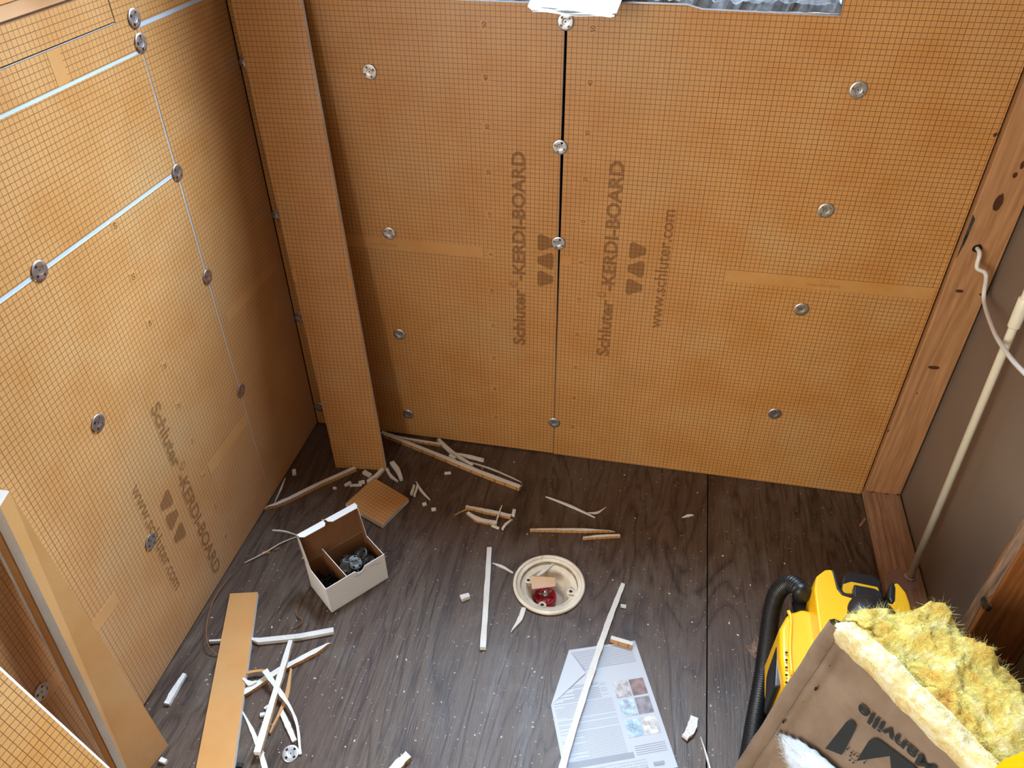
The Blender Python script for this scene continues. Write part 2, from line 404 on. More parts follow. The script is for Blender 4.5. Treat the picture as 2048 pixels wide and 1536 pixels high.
for b_ in (bl, br):
    b_.data.materials.append(M['edge_dimmed'])
    for p in b_.data.polygons:
        if 1.1 < p.center.z < 1.3 and abs(p.normal.z) > 0.6 or (p.center.z > 1.3 and abs(p.normal.x) > 0.9): p.material_index = len(b_.data.materials)-1
Y = -0.0004
def bquad(x0, x1, z0, z1, y=Y): return [Vector((x0, y, z0)), Vector((x1, y, z0)), Vector((x1, y, z1)), Vector((x0, y, z1))]
def plainband(name, quad, parent, u):
    o = prism(name, quad, Vector((0, 0.0003, 0)) if abs(quad[0].y-Y) < 1e-3 else Vector((-0.0003, 0, 0)), ('plain', 'plain', 'plain'), parent, ud=u); return o
plainband('plain_band', bquad(0.004, 0.521, 0.599, 0.627), bl, (1, 0, 0))
plainband('plain_band', bquad(1.074, 1.508, 0.595, 0.624), br, (1, 0, 0))
plainband('plain_band', bquad(0.7035, 0.729, 0.600, 0.621), br, (1, 0, 0))
YT = -0.0011
def logo_b(cx, parent):
    for zc, flip in ((0.652, 1), (0.606, -1), (0.558, 1)):
        pts = []
        for a, b in ((-0.019, -0.017), (-0.012, -0.024), (0.008, -0.014), (0.019, -0.009), (0.019, 0.009), (0.008, 0.014), (-0.012, 0.024), (-0.019, 0.017)):
            pts.append(Vector((cx + a*flip, YT, zc + b*0.92)))
        if flip < 0: pts.reverse()
        mesh('printed_emblem', pts, [list(range(8))], ['ink'], parent)
def board_text_b(x, z0, z1, parent, sx=0.030):
    Lh = z1 - z0
    lettering('printed_lettering', 'Schluter', (x, YT, z0), (0, 0, 1), (-1, 0, 0), Lh*0.325, sx, 'ink', parent, 0.035)
    lettering('printed_lettering', '®', (x-0.017, YT, z0+Lh*0.333), (0, 0, 1), (-1, 0, 0), 0.016, 0.019, 'ink', parent, 0.02)
    lettering('printed_lettering', '-KERDI-BOARD', (x, YT, z0+Lh*0.372), (0, 0, 1), (-1, 0, 0), Lh*0.628, sx, 'ink', parent, 0.035)
board_text_b(0.620, 0.361, 0.862, bl); logo_b(0.669, bl)
board_text_b(0.831, 0.355, 0.856, br); logo_b(0.877, br)
lettering('printed_lettering', 'www.schluter.com', (0.948, YT, 0.452), (0, 0, 1), (-1, 0, 0), 0.304, 0.029, 'ink', br, 0.02)
for xc, par in ((0.540, bl), (0.752, br)):
    for k in range(-5, 6):
        zc = 0.61 + 0.1*k
        plainband('number_patch', bquad(xc-0.0085, xc+0.0065, zc-0.009, zc+0.009), par, (1, 0, 0))
        s_ = str(abs(k)*10); ln = 0.012 if k else 0.006
        lettering('printed_number', s_, (xc+0.004, YT, zc-ln/2), (0, 0, 1), (-1, 0, 0), ln, 0.0095, 'inkdark', par)
for x, z, par in ((0.275, 0.613, bl), (1.285, 0.6095, br)):
    lettering('printed_note', 'Schluter-KERDI-BOARD', (x-0.035, YT, z-0.006), (1, 0, 0), (0, 0, 1), 0.07, 0.007, 'ink', par)
    lettering('printed_note', '12,5', (x-0.006, YT, z+0.004), (1, 0, 0), (0, 0, 1), 0.014, 0.006, 'ink', par)
for x, z, par in ((0.699, 1.121, bl), (0.695, 0.877, bl), (0.698, 0.654, bl), (0.701, 0.117, bl), (0.292, 1.01, bl), (0.293, 0.642, bl), (0.289, 0.353, bl), (0.286, 0.081, bl),
                  (0.017, 1.016, bl), (0.017, 0.664, bl), (0.017, 0.371, bl), (0.018, 0.066, bl), (1.252, 1.023, br), (1.250, 0.781, br), (1.252, 0.542, br), (1.253, 0.236, br)):
    washer((x, -0.0015, z), (0, -1, 0), par)

# ---- window in the back wall
win = struct(box('window_1', (0.33, 0.165, 1.185), (1.20, 0.195, 1.225), 'white_paint'))
box('window_frame', (0.33, 0.165, 2.06), (1.20, 0.195, 2.10), 'white_paint', win)
box('window_frame', (0.33, 0.165, 1.225), (0.37, 0.195, 2.06), 'white_paint', win)
box('window_frame', (1.16, 0.165, 1.225), (1.20, 0.195, 2.06), 'white_paint', win)
box('window_pane', (0.37, 0.178, 1.225), (1.16, 0.181, 2.06), 'glass', win)
box('window_jamb', (0.31, 0.0135, 1.15), (0.33, 0.20, 2.12), 'white_paint', win)
box('window_jamb', (1.195, 0.0135, 1.168), (1.215, 0.20, 2.12), 'white_paint', win)
box('window_head', (0.31, 0.0135, 2.10), (1.215, 0.20, 2.12), 'white_paint', win)
box('rough_sill', (0.31, 0.014, 1.130), (1.1945, 0.20, 1.148), 'weather', win)
# rough mortar lying on the sill
vs, fs = [], []; nx, ny = 150, 14
for i in range(nx+1):
    for j in range(ny+1):
        x = 0.332 + (1.192-0.332)*i/nx; y = 0.018 + 0.15*j/ny
        y += (1-j/ny)*0.012*nz((x, 0, 0), 60, 1) if j else 0.009*nz((x, 0, 0), 45, 2)
        z = 1.1485 + (0.0 if j == 0 else 0.010 + 0.016*j/ny + 0.006*nz((x, y, 0), 55, 3) + 0.004*nz((x, y, 0), 140, 4))
        vs.append((x, max(y, 0.014), z))
for i in range(nx):
    for j in range(ny): a = i*(ny+1)+j; fs.append([a, a+ny+1, a+ny+2, a+1])
mesh('mortar_bed', vs, fs, ['mortar'], win)
box('sash_rail', (0.90, 0.085, 1.176), (1.1945, 0.165, 1.186), 'white_paint', win)

# ---- left wall
left = struct(box('wall_left', (-0.075, -1.12, -0.13), (-0.056, 0.055, 1.21), 'dark'))
box('wall_segment', (-0.075, -0.30, 1.21), (-0.056, 0.055, 2.4), 'dark', left)
box('wall_segment', (-0.115, -1.12, 1.19), (-0.056, -0.30, 1.209), 'dark', left)
box('wall_segment', (-0.115, -1.12, 1.21), (-0.10, -0.30, 2.4), 'dark', left)
TL = Vector((-0.0127, 0, 0))
def lboard(poly, mats=('grid', 'plain', 'foam'), x=0.0):
    return prism('backer_board', [(x, y, z) for y, z in poly], TL, mats, left, ud=(0, 1, 0), uo=(0.004, 0.003))
l1 = lboard([(-0.3085, 0.004), (-0.001, 0.004), (-0.001, 1.153), (-0.3065, 1.153)])
l2 = lboard([(-1.12, 0.004), (-0.3105, 0.004), (-0.3115, 0.8945), (-1.12, 0.8945)])
l3 = lboard([(-1.12, 0.9015), (-0.3115, 0.9015), (-0.3095, 1.116), (-1.12, 1.116)])
l4 = lboard([(-1.12, 1.1215), (-0.308, 1.1215), (-0.308, 1.1605), (-0.001, 1.1605), (-0.001, 2.39), (-0.353, 2.39), (-0.3555, 1.1735), (-1.12, 1.1735)])
l5 = lboard([(-1.12, 1.1762), (-0.3585, 1.1762), (-0.3585, 1.224), (-1.12, 1.224)], ('grid', 'plain', 'gap_shade'))
box('gap_shade_strip', (-0.0126, -1.12, 1.1730), (-0.006, -0.353, 1.1765), 'gap_shade', left)  # strips added to paint the shade inside the gap
box('gap_shade_strip', (-0.0126, -0.3588, 1.1730), (-0.006, -0.353, 1.23), 'gap_shade', left)
prism('niche_sill', [(-0.0130, -1.12, 1.2240), (-0.0130, -0.358, 1.2240), (-0.095, -0.358, 1.2240), (-0.095, -1.12, 1.2240)], Vector((0, 0, -0.0127)), ('plain', 'plain', 'foam'), left)
prism('niche_back', [(-0.085, -1.12, 1.2255), (-0.085, -0.345, 1.2255), (-0.085, -0.345, 1.70), (-0.085, -1.12, 1.70)], TL, ('plain', 'plain', 'foam'), left, ud=(0, 1, 0))
lboard([(-1.12, 1.70), (-0.358, 1.70), (-0.358, 2.39), (-1.12, 2.39)])
def seam(y0, y1, z0, z1): return box('seam_filler', (-0.011, y0, z0), (-0.0006, y1, z1), 'filler', left)
seam(-1.12, -0.3115, 0.8947, 0.9013); seam(-1.12, -0.309, 1.1163, 1.1212); seam(-0.307, -0.001, 1.1533, 1.1602)
mesh('seam_filler', [(-0.001, -0.3113, 0.004), (-0.001, -0.3088, 0.004), (-0.001, -0.3066, 1.153), (-0.001, -0.3093, 1.116), (-0.001, -0.3113, 0.9)], [[0, 1, 2, 3, 4]], ['filler'], left)
X = 0.0004; XT = 0.0011
def lquad(y0, y1, z0, z1): return [Vector((X, y0, z0)), Vector((X, y1, z0)), Vector((X, y1, z1)), Vector((X, y0, z1))]
plainband('plain_band', lquad(-0.283, -0.02, 0.535, 0.563), l1, (0, 1, 0))
plainband('plain_band', lquad(-0.495, -0.3125, 0.268, 0.296), l2, (0, 1, 0))
plainband('plain_band', lquad(-1.11, -0.838, 0.268, 0.296), l2, (0, 1, 0))
plainband('plain_band', lquad(-0.530, -0.503, 1.1225, 1.1725), l4, (0, 1, 0))
lettering('printed_lettering', 'Schluter', (XT, -0.592, 0.538), (0, 0, -1), (0, 1, 0), 0.163, 0.030, 'ink', l2, 0.035)
lettering('printed_lettering', '®', (XT, -0.575, 0.371), (0, 0, -1), (0, 1, 0), 0.016, 0.019, 'ink', l2, 0.02)
lettering('printed_lettering', '-KERDI-BOARD', (XT, -0.592, 0.351), (0, 0, -1), (0, 1, 0), 0.315, 0.030, 'ink', l2, 0.035)
lettering('printed_lettering', 'www.schluter.com', (XT, -0.712, 0.437), (0, 0, -1), (0, 1, 0), 0.304, 0.029, 'ink', l2, 0.02)
for zc, flip in ((0.335, 1), (0.286, -1), (0.237, 1)):
    pts = [Vector((XT, -0.643 + a*flip, zc + b*0.92)) for a, b in ((-0.019, -0.009), (-0.008, -0.014), (0.012, -0.024), (0.019, -0.017), (0.019, 0.017), (0.012, 0.024), (-0.008, 0.014), (-0.019, 0.009))]
    mesh('printed_emblem', pts, [list(range(8))], ['ink'], l2)
for k in range(-2, 7):
    zc = 0.286 + 0.1*k; s_ = str(abs(k)*10); ln = 0.012 if k else 0.006
    plainband('number_patch', lquad(-0.5235, -0.5085, zc-0.009, zc+0.009), l2, (0, 1, 0))
    lettering('printed_number', s_, (XT, -0.520, zc+ln/2), (0, 0, -1), (0, 1, 0), ln, 0.0095, 'inkdark', l2)
for y, z, par in ((-0.307, 1.170, l4), (-0.308, 1.131, l4), (-0.310, 0.897, l1), (-0.310, 0.669, l1), (-0.307, 0.363, l1), (-0.701, 0.901, l2), (-0.717, 0.609, l2), (-0.718, 0.300, l2), (-1.043, 0.296, l2)):
    washer((0.0015, y, z), (1, 0, 0), par)

# ---- right wall: hardboard panel, studs, sole plate
PX = 1.610
right = struct(box('wall_right', (PX, -3.3, 0.0), (PX+0.02, 0.05, 2.4), 'panel'))
def stud(name, x0, x1, y0, y1, mats, holes=()):
    o = box(name, (x0, y0, 0.0235), (x1, y1, 2.39), mats, right); bevel(o, 0.0025); return o
s1 = stud('wall_stud', 1.5215, PX-0.0045, -0.010, 0.045, 'pine_v')
s2 = stud('wall_stud', 1.516, PX-0.0015, -0.657, -0.619, 'pine_red')
s3 = stud('wall_stud', 1.516, PX-0.0015, -1.10, -1.062, 'pine_red')
mesh('worn_edge', [(1.5155, -0.655, 0.03), (1.5155, -0.6195, 0.03), (1.5155, -0.6195, 0.40), (1.5155, -0.628, 0.47), (1.5155, -0.6215, 0.56), (1.5155, -0.6215, 2.3), (1.5155, -0.655, 2.3), (1.5155, -0.655, 0.44), (1.5155, -0.642, 0.40)], [list(range(8, -1, -1))], ['weather'], s2)
pl = box('sole_plate', (1.519, -3.3, 0.0), (PX-0.004, 0.045, 0.0225), 'pine_h', right); bevel(pl, 0.0015)
def blotch(name, pts, mat, parent):
    o = mesh(name, pts, [list(range(len(pts)))], [mat], parent); return o
def ydisc(cx, cz, rx, rz, y, n=14, seed=0): return [Vector((cx + rx*math.cos(a)*(1+0.25*nz((math.cos(a), math.sin(a), 0), 2, seed)), y, cz + rz*math.sin(a)*(1+0.25*nz((math.sin(a), math.cos(a), 1), 2, seed)))) for a in [2*math.pi*k/n for k in range(n)]]
YS = -0.0104
blotch('drilled_hole', ydisc(1.5535, 0.728, 0.0095, 0.009, YS), 'recess', s1)
for i, (u, v, rx, rz) in enumerate([(1997, 405, .008, .018), (2030, 350, .004, .006), (1973, 590, .007, .0035), (1745, 985, .005, .004), (1774, 989, .004, .004), (1796, 989, .004, .003), (1919, 582, .008, .004), (1990, 270, .003, .004), (1868, 735, .013, .005), (1776, 862, .002, .003), (1812, 755, .002, .003), (1834, 787, .002, .002), (2045, 330, .004, .008)]):
    p = B(u, v, YS); blotch('knot', ydisc(min(p.x, PX-0.004-rx), p.z, rx, rz, YS, seed=i), 'knot', s1)
mesh('bark_edge', [(1.5215, -0.0107, 0.70), (1.527, -0.0107, 0.735), (1.5285, -0.0107, 0.79), (1.5215, -0.0107, 0.80)], [[0, 1, 2, 3]], ['mortar'], s1)
# dark knot on the near stud
k = lathe('knot', [(0.0, 0.0022), (0.007, 0.0018), (0.011, 0.0003), (0.0125, -0.002)], 'steel_shaded', s2, (1.5156, -0.650, 0.405), 16, axis=(-1, -0.35, 0.0))
# reddish scuffed wood round the pipe
mesh('scuffed_patch', [(1.545+dx, -0.285+dy, 0.0229) for dx, dy in [(0.020 + (0.034+0.012*nz((math.cos(a), math.sin(a), 0), 2.5, 4))*math.cos(a), -0.002 + (0.030+0.014*nz((math.cos(a), math.sin(a), 0), 2.5, 9))*math.sin(a)) for a in [2*math.pi*k/24 for k in range(24)]]], [list(range(24))], ['scuff_wear'], pl)

# ================================================================== THINGS
# ---- pipe and cable on the right wall
base = Vector((1.5785, -0.278, 0.0225)); top = Vector((1.5695, -0.240, 0.72)); dr = (top-base).normalized()
pipe = empty('water_pipe', base); tag(pipe, 'cream plastic water pipe rising from the sole plate beside the stud', 'pipe')
def par(o, p):
    o.parent = p; o.matrix_parent_inverse = Matrix.Translation(-Vector(p.location)); return o
par(tube('pipe_length', [base, top+dr*0.9], 0.0078, 'pvc', seg=20), pipe)
par(tube('coupling', [top-dr*0.03, top-dr*0.028, top+dr*0.028, top+dr*0.03], 0.0105, 'pvc', seg=20, rfun=lambda i, n: 0.0098 if i in (0, 3) else 0.0108), pipe)
par(lathe('collar', [(0.0085, 0.0), (0.013, 0.0), (0.012, 0.004), (0.0085, 0.006)], 'scuff', None, base, 20), pipe)
cp = [(1.5535, -0.008, 0.728), (1.5535, -0.030, 0.726), (1.555, -0.040, 0.700), B(1972, 550, -0.045), B(1968, 600, -0.052), L(1988, 662, 1.562), L(2014, 706, 1.548), L(2048, 745, 1.535), L(2100, 790, 1.53), L(2180, 835, 1.53)]
tag(tube('electrical_cable', catmull(cp, 10), 0.0042, 'cable', seg=12), 'white electrical cable hanging out of the hole in the stud', 'cable')

# ---- board pieces
def slab(name, pts, thick, label, mats=('grid', 'plain', 'foam'), cat='board', group=None, ud=None):
    """pts: outer face corners ccw as seen; pushed back along the inward normal"""
    pts = [Vector(p) for p in pts]; n = (pts[1]-pts[0]).cross(pts[2]-pts[1]).normalized()
    o = prism(name, pts, n*(-thick), mats, None, ud=ud); bevel_lite = None
    return tag(o, label, cat, group)
# tall strip leaning into the corner
b0, b1 = F(672, 935, 0.0015), F(775, 941, 0.0015); t0, t1 = B(461, 0, -0.04), B(602, 0, -0.035)
b1 = b0 + (b1-b0)*0.965
e0, e1 = t0 + (t0-b0)*0.09, t1 + (t1-b1)*0.09
mid = []
strip = prism('leaning_board_strip', [b0, b1, e1, e0], -((b1-b0).cross(e1-b1).normalized())*0.0127, ('grid', 'plain', 'foam'), ud=(b1-b0))
tag(strip, 'tall orange gridded board strip leaning in the far corner', 'board')
nn = (b1-b0).cross(e1-b1).normalized()
za, zb = 0.597, 0.627
def onstrip(s, z):
    pa = b0 + (e0-b0)*((z)/(e0.z)); pb = b1 + (e1-b1)*((z)/(e1.z)); return pa + (pb-pa)*s + nn*0.0004
fz = [onstrip(0.0, 0.548), onstrip(1.0, 0.541), onstrip(1.0, 0.569), onstrip(0.0, 0.576)]
prism('plain_band', fz, nn*-0.0003, ('plain', 'plain', 'plain'), strip)

# narrow plain strip and its twin behind it, leaning on the left wall
a_br, a_bl = Vector((0.094, -0.964, 0.001)), Vector((0.076, -1.048, 0.001))
a_tr, a_tl = L(19, 982, 0.040), L(0, 1013, 0.040)
A = [a_bl, a_br, a_tr, a_tl]; tA = Vector((-0.021, 0.0, 0.0))
lo = prism('leaning_narrow_strip', A, tA, ('plain', 'plain', 'foam'))
tag(lo, 'narrow plain orange strip with white foam edge leaning on left wall', 'board')
off = tA + Vector((-0.0012, -0.002, 0)); tB = Vector((-0.0135, -0.001, 0))
hid = [p + off for p in A];
lo2 = prism('leaning_narrow_strip', hid, tB, ('plain', 'plain', 'plain'), ud=(0, 0.3, 1))
tag(lo2, 'dark gridded strip squeezed between narrow plain strip and left wall', 'board')
h2 = [p + tB for p in hid]
mesh('foam_back', [h2[0], h2[0]+Vector((-0.001, 0.002, 0)), h2[3]+Vector((-0.008, 0.0, 0)), h2[3]], [[0, 3, 2, 1]], ['foam'], lo2)
# large gridded offcut leaning close to the camera
d = Vector((0.105, -0.018, -0.212)); Pq = Vector((0.166, -1.124, 0.267))
e0 = Pq + d*(0.2655/0.212); e1 = Pq - d*(0.30/0.212); w = Vector((0.0, -0.36, 0))
nC = Vector((1, 0, 0.5)).normalized()
tag(prism('leaning_offcut_panel', [e0 + w, e0, e1, e1 + w], -nC*0.0127 + Vector((0, 0.0085, 0)), ('grid', 'plain', 'foam'), ud=d), 'wide gridded board offcut leaning at the near left', 'board')
# long plain strip lying on the floor
p = [F(392, 1536, 0.0131), F(467, 1536, 0.0131), F(515, 1184, 0.0131), F(460, 1187, 0.0131)]
dn = (p[0]-p[3])*0.18; p[0] = p[0]+dn; p[1] = p[1]+(p[1]-p[2])*0.18
tag(prism('floor_board_strip', p, Vector((0, 0, -0.0127)), ('plain', 'grid', 'foam')), 'long plain orange board strip lying flat on the floor', 'board')
# square gridded offcut on the floor
p = [F(691, 1007, 0.0131), F(764, 1050, 0.0131), F(817, 997, 0.0131), F(748, 955, 0.0131)]
tag(prism('square_offcut', p, Vector((0, 0, -0.0127)), ('grid', 'plain', 'foam')), 'square gridded orange offcut lying behind the white box', 'board')

# ---- foam slivers: one object each
def sliver(label, px, w, h=0.008, z0=0.0006, skin=None, name='foam_sliver', top='foam', mat='foam', smooth=True, zs=None, lift=None):
    pts = [F(u, v, z0) for u, v in px]
    if len(pts) > 2 and smooth: pts = catmull(pts, 5)
    elif len(pts) == 2: pts = [pts[0].lerp(pts[1], k/4) for k in range(5)]
    n = len(pts); ws = w if isinstance(w, (list, tuple)) else [w, w]
    vs, fs, ids = [], [], []
    for i, p_ in enumerate(pts):
        t = (pts[min(i+1, n-1)]-pts[max(i-1, 0)]); t.z = 0; t.normalize(); s_ = Vector((-t.y, t.x, 0))
        k = i/(n-1)*(len(ws)-1); a = min(int(k), len(ws)-2); ww = ws[a]+(ws[a+1]-ws[a])*(k-a)
        jit = 1 + 0.22*nz((p_.x, p_.y, len(label)), 110)
        l_ = lift(i/(n-1)) if lift else 0.0
        for sgn, zz in ((1, h), (-1, h), (-1, 0), (1, 0)):
            vs.append(p_ + s_*(sgn*ww/2*jit*(1 + 0.16*nz((p_.x, p_.y, sgn*3+zz*50), 160, len(label)))) + Vector((0, 0, zz*(1 + 0.12*nz((p_.x, p_.y, sgn), 140, 3))*(1 if ww > 0.002 else 0.6) + l_)))
    for i in range(n-1):
        a, b = i*4, i*4+4
        fs += [[a, a+1, b+1, b][::-1], [a+1, a+2, b+2, b+1][::-1], [a+2, a+3, b+3, b+2][::-1], [a+3, a, b, b+3][::-1]]; ids += [0, 2 if skin == 'R' else 1, 1, 2 if skin == 'L' else 1]
    fs += [[0, 3, 2, 1][::-1], [(n-1)*4+k for k in (0, 1, 2, 3)][::-1]]; ids += [1, 1]
    c0 = sum(vs, Vector())/len(vs)
    mm = [top, mat, 'grid' if skin else mat]
    o = mesh(name, vs, fs, mm, None, ids, uvs=[(v.x*0.6+v.y, v.z) for v in vs])
    return tag(o, label, 'foam scrap', 'foam cutting scraps on the floor')
S = sliver
S('longest foam strip with orange underside pointing away from tall strip', [(770, 873), (850, 904), (960, 949), (1040, 979)], [0.010, 0.013, 0.013], 0.011, skin='R')
S('foam strip wedged between the back wall and longest sliver', [(764, 868), (800, 879), (888, 893)], [0.010, 0.009, 0.006], 0.009, skin='R')
S('white foam stick crossing diagonally near the back wall', [(877, 882), (905, 908), (945, 934)], [0.009, 0.010, 0.009], 0.009, z0=0.0006)
S('short white foam stick branching off beside the back wall', [(903, 909), (935, 915), (968, 923)], [0.005, 0.009, 0.008], 0.008)
S('hair thin bowed foam sliver next to the longest strip', [(938, 925), (985, 940), (1042, 965)], [0.002, 0.004, 0.002], 0.004)
S('long pale foam stick running from left wall to tall strip', [(530, 1020), (566, 1008), (640, 972), (712, 940)], [0.002, 0.011, 0.012, 0.011], 0.010, skin='R')
S('bent foam end poking out behind the square offcut', [(736, 967), (752, 956), (766, 941)], [0.010, 0.011, 0.010], 0.009)
S('ragged foam curl at the foot of the tall strip', [(784, 928), (796, 944), (803, 962)], [0.012, 0.012, 0.009], 0.010)
S('narrow foam flake beside the foot of the tall strip', [(774, 940), (782, 954), (796, 965)], [0.007, 0.007, 0.003], 0.007)
S('left one of the two rounded foam nubs', [(829, 973), (823, 991)], [0.006, 0.006], 0.007)
S('right one of the two rounded foam nubs', [(836, 973), (829, 994)], [0.006, 0.005], 0.007)
S('thin curved foam sliver right of the two nubs', [(832, 964), (842, 982), (860, 1001)], [0.002, 0.006, 0.002], 0.005)
S('small foam bit in front of the longest strip', [(889, 948), (902, 947)], [0.006, 0.005], 0.005)
S('small foam block lying on top edge of longest strip', [(900, 915), (911, 921)], [0.008, 0.008], 0.013)
S('foam stick with orange side in the scrap heap', [(932, 1017), (970, 1025), (1022, 1036)], [0.007, 0.010, 0.010], 0.009, skin='R')
S('torn foam piece in front of the scrap heap', [(935, 1028), (958, 1042), (994, 1049)], [0.007, 0.013, 0.012], 0.007, skin='R')
S('toothed orange shaving at the left of the scrap heap', [(908, 1031), (934, 1019)], [0.001, 0.004], 0.003, top='plain', mat='plain')
S('upright looking foam needle across the scrap heap', [(1004, 1011), (998, 1028), (992, 1046)], [0.002, 0.004, 0.003], 0.003, z0=0.010)
S('angled foam needle at the right of the scrap heap', [(1005, 1060), (1012, 1050), (1025, 1040)], [0.006, 0.006, 0.002], 0.005)
S('tiny foam cube at the right end of the scrap heap', [(1029, 1023), (1026, 1034)], [0.008, 0.008], 0.009)
S('small ragged foam crumb below the scrap heap', [(984, 1052), (998, 1058)], [0.006, 0.005], 0.004)
S('long foam needle in the middle of the floor', [(1091, 994), (1140, 1013), (1190, 1036)], [0.002, 0.006, 0.002], 0.004)
S('feather shaped foam flake crossing the long needle', [(1172, 1027), (1195, 1026), (1212, 1015)], [0.002, 0.006, 0.001], 0.003)
S('pointed foam splinter with gridded orange side', [(1060, 1063), (1110, 1063), (1170, 1064), (1230, 1066)], [0.003, 0.006, 0.008, 0.001], 0.009, skin='R')
S('short foam splinter with orange side above the drain', [(1166, 1079), (1200, 1076), (1240, 1074)], [0.004, 0.008, 0.006], 0.008, skin='R')
S('tiny leaf shaped foam chip on the right plywood sheet', [(1364, 1036), (1376, 1032), (1387, 1031)], [0.001, 0.007, 0.002], 0.003)
S('straight white foam stick left of the drain', [(979, 1100), (973, 1200), (966, 1300)], [0.011, 0.0125, 0.0125], 0.011)
S('small foam sliver touching the straight stick by the drain', [(985, 1128), (1005, 1135), (1026, 1147)], [0.003, 0.006, 0.003], 0.004)
S('pale foam cube left of the straight stick', [(922, 1200), (939, 1194)], [0.013, 0.012], 0.010)
S('curved foam splinter under the near edge of drain', [(1048, 1218), (1040, 1240), (1022, 1266)], [0.010, 0.011, 0.001], 0.006, skin='R')
S('long wavy foam strip lying across the instruction sheet', [(1246, 1172), (1224, 1228), (1207, 1275), (1185, 1340), (1150, 1450), (1118, 1560)], [0.010, 0.012, 0.012, 0.0125, 0.013, 0.013], 0.010, z0=0.0022, skin='R')
S('short gridded offcut on top corner of instruction sheet', [(1221, 1281), (1265, 1294)], [0.009, 0.009], 0.0125, z0=0.0022, skin='R')
S('pink white foam crumb beside the wavy strip', [(1241, 1213), (1252, 1215)], [0.006, 0.006], 0.006)
S('split foam block right of the instruction sheet', [(1388, 1438), (1381, 1462), (1369, 1478)], [0.016, 0.017, 0.013], 0.009)
S('straight white foam needle at the bottom by the block', [(1401, 1474), (1412, 1510), (1425, 1560)], [0.001, 0.003, 0.003], 0.003)
S('stepped foam strip passing under the long floor board', [(420, 1286), (505, 1282), (520, 1285), (600, 1277), (668, 1264)], [0.004, 0.006, 0.011, 0.012, 0.011], 0.0004+0.009, smooth=False)
S('upright foam bar with orange side leaning over the tangle', [(583, 1286), (555, 1380), (516, 1510)], [0.011, 0.012, 0.014], 0.011, z0=0.011, skin='L', lift=lambda t: 0.0)
S('foam bar with pointed tip crossing under the tangle', [(486, 1392), (560, 1345), (630, 1308), (662, 1289)], [0.012, 0.012, 0.012, 0.001], 0.010, skin='R')
S('flat white foam ribbon curling down to the loose washer', [(530, 1341), (558, 1380), (580, 1412), (592, 1445), (597, 1498)], [0.012, 0.009, 0.005, 0.005, 0.005], 0.002, z0=0.024, lift=lambda t: -0.022*t)
S('tan backed splinter beneath the upright foam bar', [(583, 1340), (572, 1400), (541, 1468)], [0.004, 0.009, 0.003], 0.006, top='plain', skin='L')
S('torn white foam flake left of the ribbon', [(563, 1424), (576, 1452), (590, 1484)], [0.009, 0.011, 0.009], 0.005)
S('twisted white ribbon beside the long floor board', [(482, 1418), (500, 1452), (518, 1495), (534, 1550)], [0.002, 0.006, 0.010, 0.010], 0.002)
S('short orange shaving in the tangle', [(494, 1347), (512, 1343), (531, 1342)], [0.004, 0.006, 0.004], 0.003, z0=0.012, top='plain', mat='plain')
S('lacy foam web tucked beside the long floor board', [(486, 1358), (500, 1368), (514, 1364)], [0.004, 0.009, 0.004], 0.004, z0=0.011)
S('white foam chip lying near the left wall', [(371, 1351), (352, 1381), (335, 1411)], [0.008, 0.012, 0.012], 0.008)
S('foam crumb at the foot of the narrow leaning strip', [(322, 1521), (334, 1526)], [0.008, 0.007], 0.007)
S('foam stub with orange side at the bottom middle', [(818, 1514), (790, 1542), (770, 1565)], [0.016, 0.017, 0.017], 0.012, skin='L')
S('pale foam cube at the foot of the left wall', [(589, 943), (589, 951)], [0.009, 0.009], 0.009)
S('twig like foam sliver along the left wall', [(571, 957), (562, 980), (550, 1006)], [0.002, 0.005, 0.002], 0.004, skin='L')
S('pale twig shaped sliver left of the white box', [(545, 1062), (568, 1064), (593, 1071)], [0.004, 0.004, 0.002], 0.004)
S('tiny torn orange flake left of the white box', [(525, 1108), (540, 1104)], [0.007, 0.009], 0.003, top='plain', mat='plain')
S('crumpled tan flake near the torn orange flake', [(551, 1101), (560, 1097)], [0.008, 0.006], 0.003, top='card_brown', mat='card_brown')
S('loose foam nugget by the tall strip foot', [(718, 968), (730, 966)], [0.007, 0.007], 0.008)
S('pale foam nugget left of the bent foam end', [(690, 973), (702, 966)], [0.006, 0.007], 0.006)
S('flat foam nugget in front of the tall strip foot', [(700, 972), (724, 971)], [0.007, 0.007], 0.004, z0=0.0008)
S('loose foam nugget under the tall strip edge', [(728, 946), (742, 954)], [0.012, 0.010], 0.008)
S('small foam nugget left of the nuggets', [(666, 978), (673, 977)], [0.006, 0.006], 0.005)
S('white nugget right of the square offcut', [(845, 1011), (853, 1009)], [0.007, 0.006], 0.006)
S('pointed white nugget right of the square offcut', [(863, 1021), (872, 1020)], [0.007, 0.007], 0.006)
S('two pronged foam crumb in front of the left tangle', [(521, 1432), (531, 1430)], [0.007, 0.006], 0.006)
S('pink foam crumb inside the left tangle', [(530, 1419), (537, 1412)], [0.006, 0.003], 0.004)
S('wood splinter lying against the sole plate', [(1720, 1052), (1730, 1038)], [0.004, 0.006], 0.003, name='wood_splinter', top='pine_h', mat='pine_h')
S('dark green scrap at the bottom left of the floor', [(474, 1530), (486, 1532)], [0.008, 0.008], 0.004, name='dark_scrap', top='black', mat='black')
def wire(label, px, r, mat, lift=0.002, name='orange_shaving'):
    pts = catmull([F(u, v, 0.0025 + lift*math.sin(math.pi*i/(len(px)-1))) for i, (u, v) in enumerate(px)], 6)
    return tag(tube(name, pts, r, mat, seg=6), label, 'shaving', 'thin shavings on the floor')
wire('long curled tan shaving bulging beside the left wall', [(462, 1150), (430, 1195), (414, 1245), (416, 1290), (440, 1314)], 0.0013, 'card_brown', 0.02)
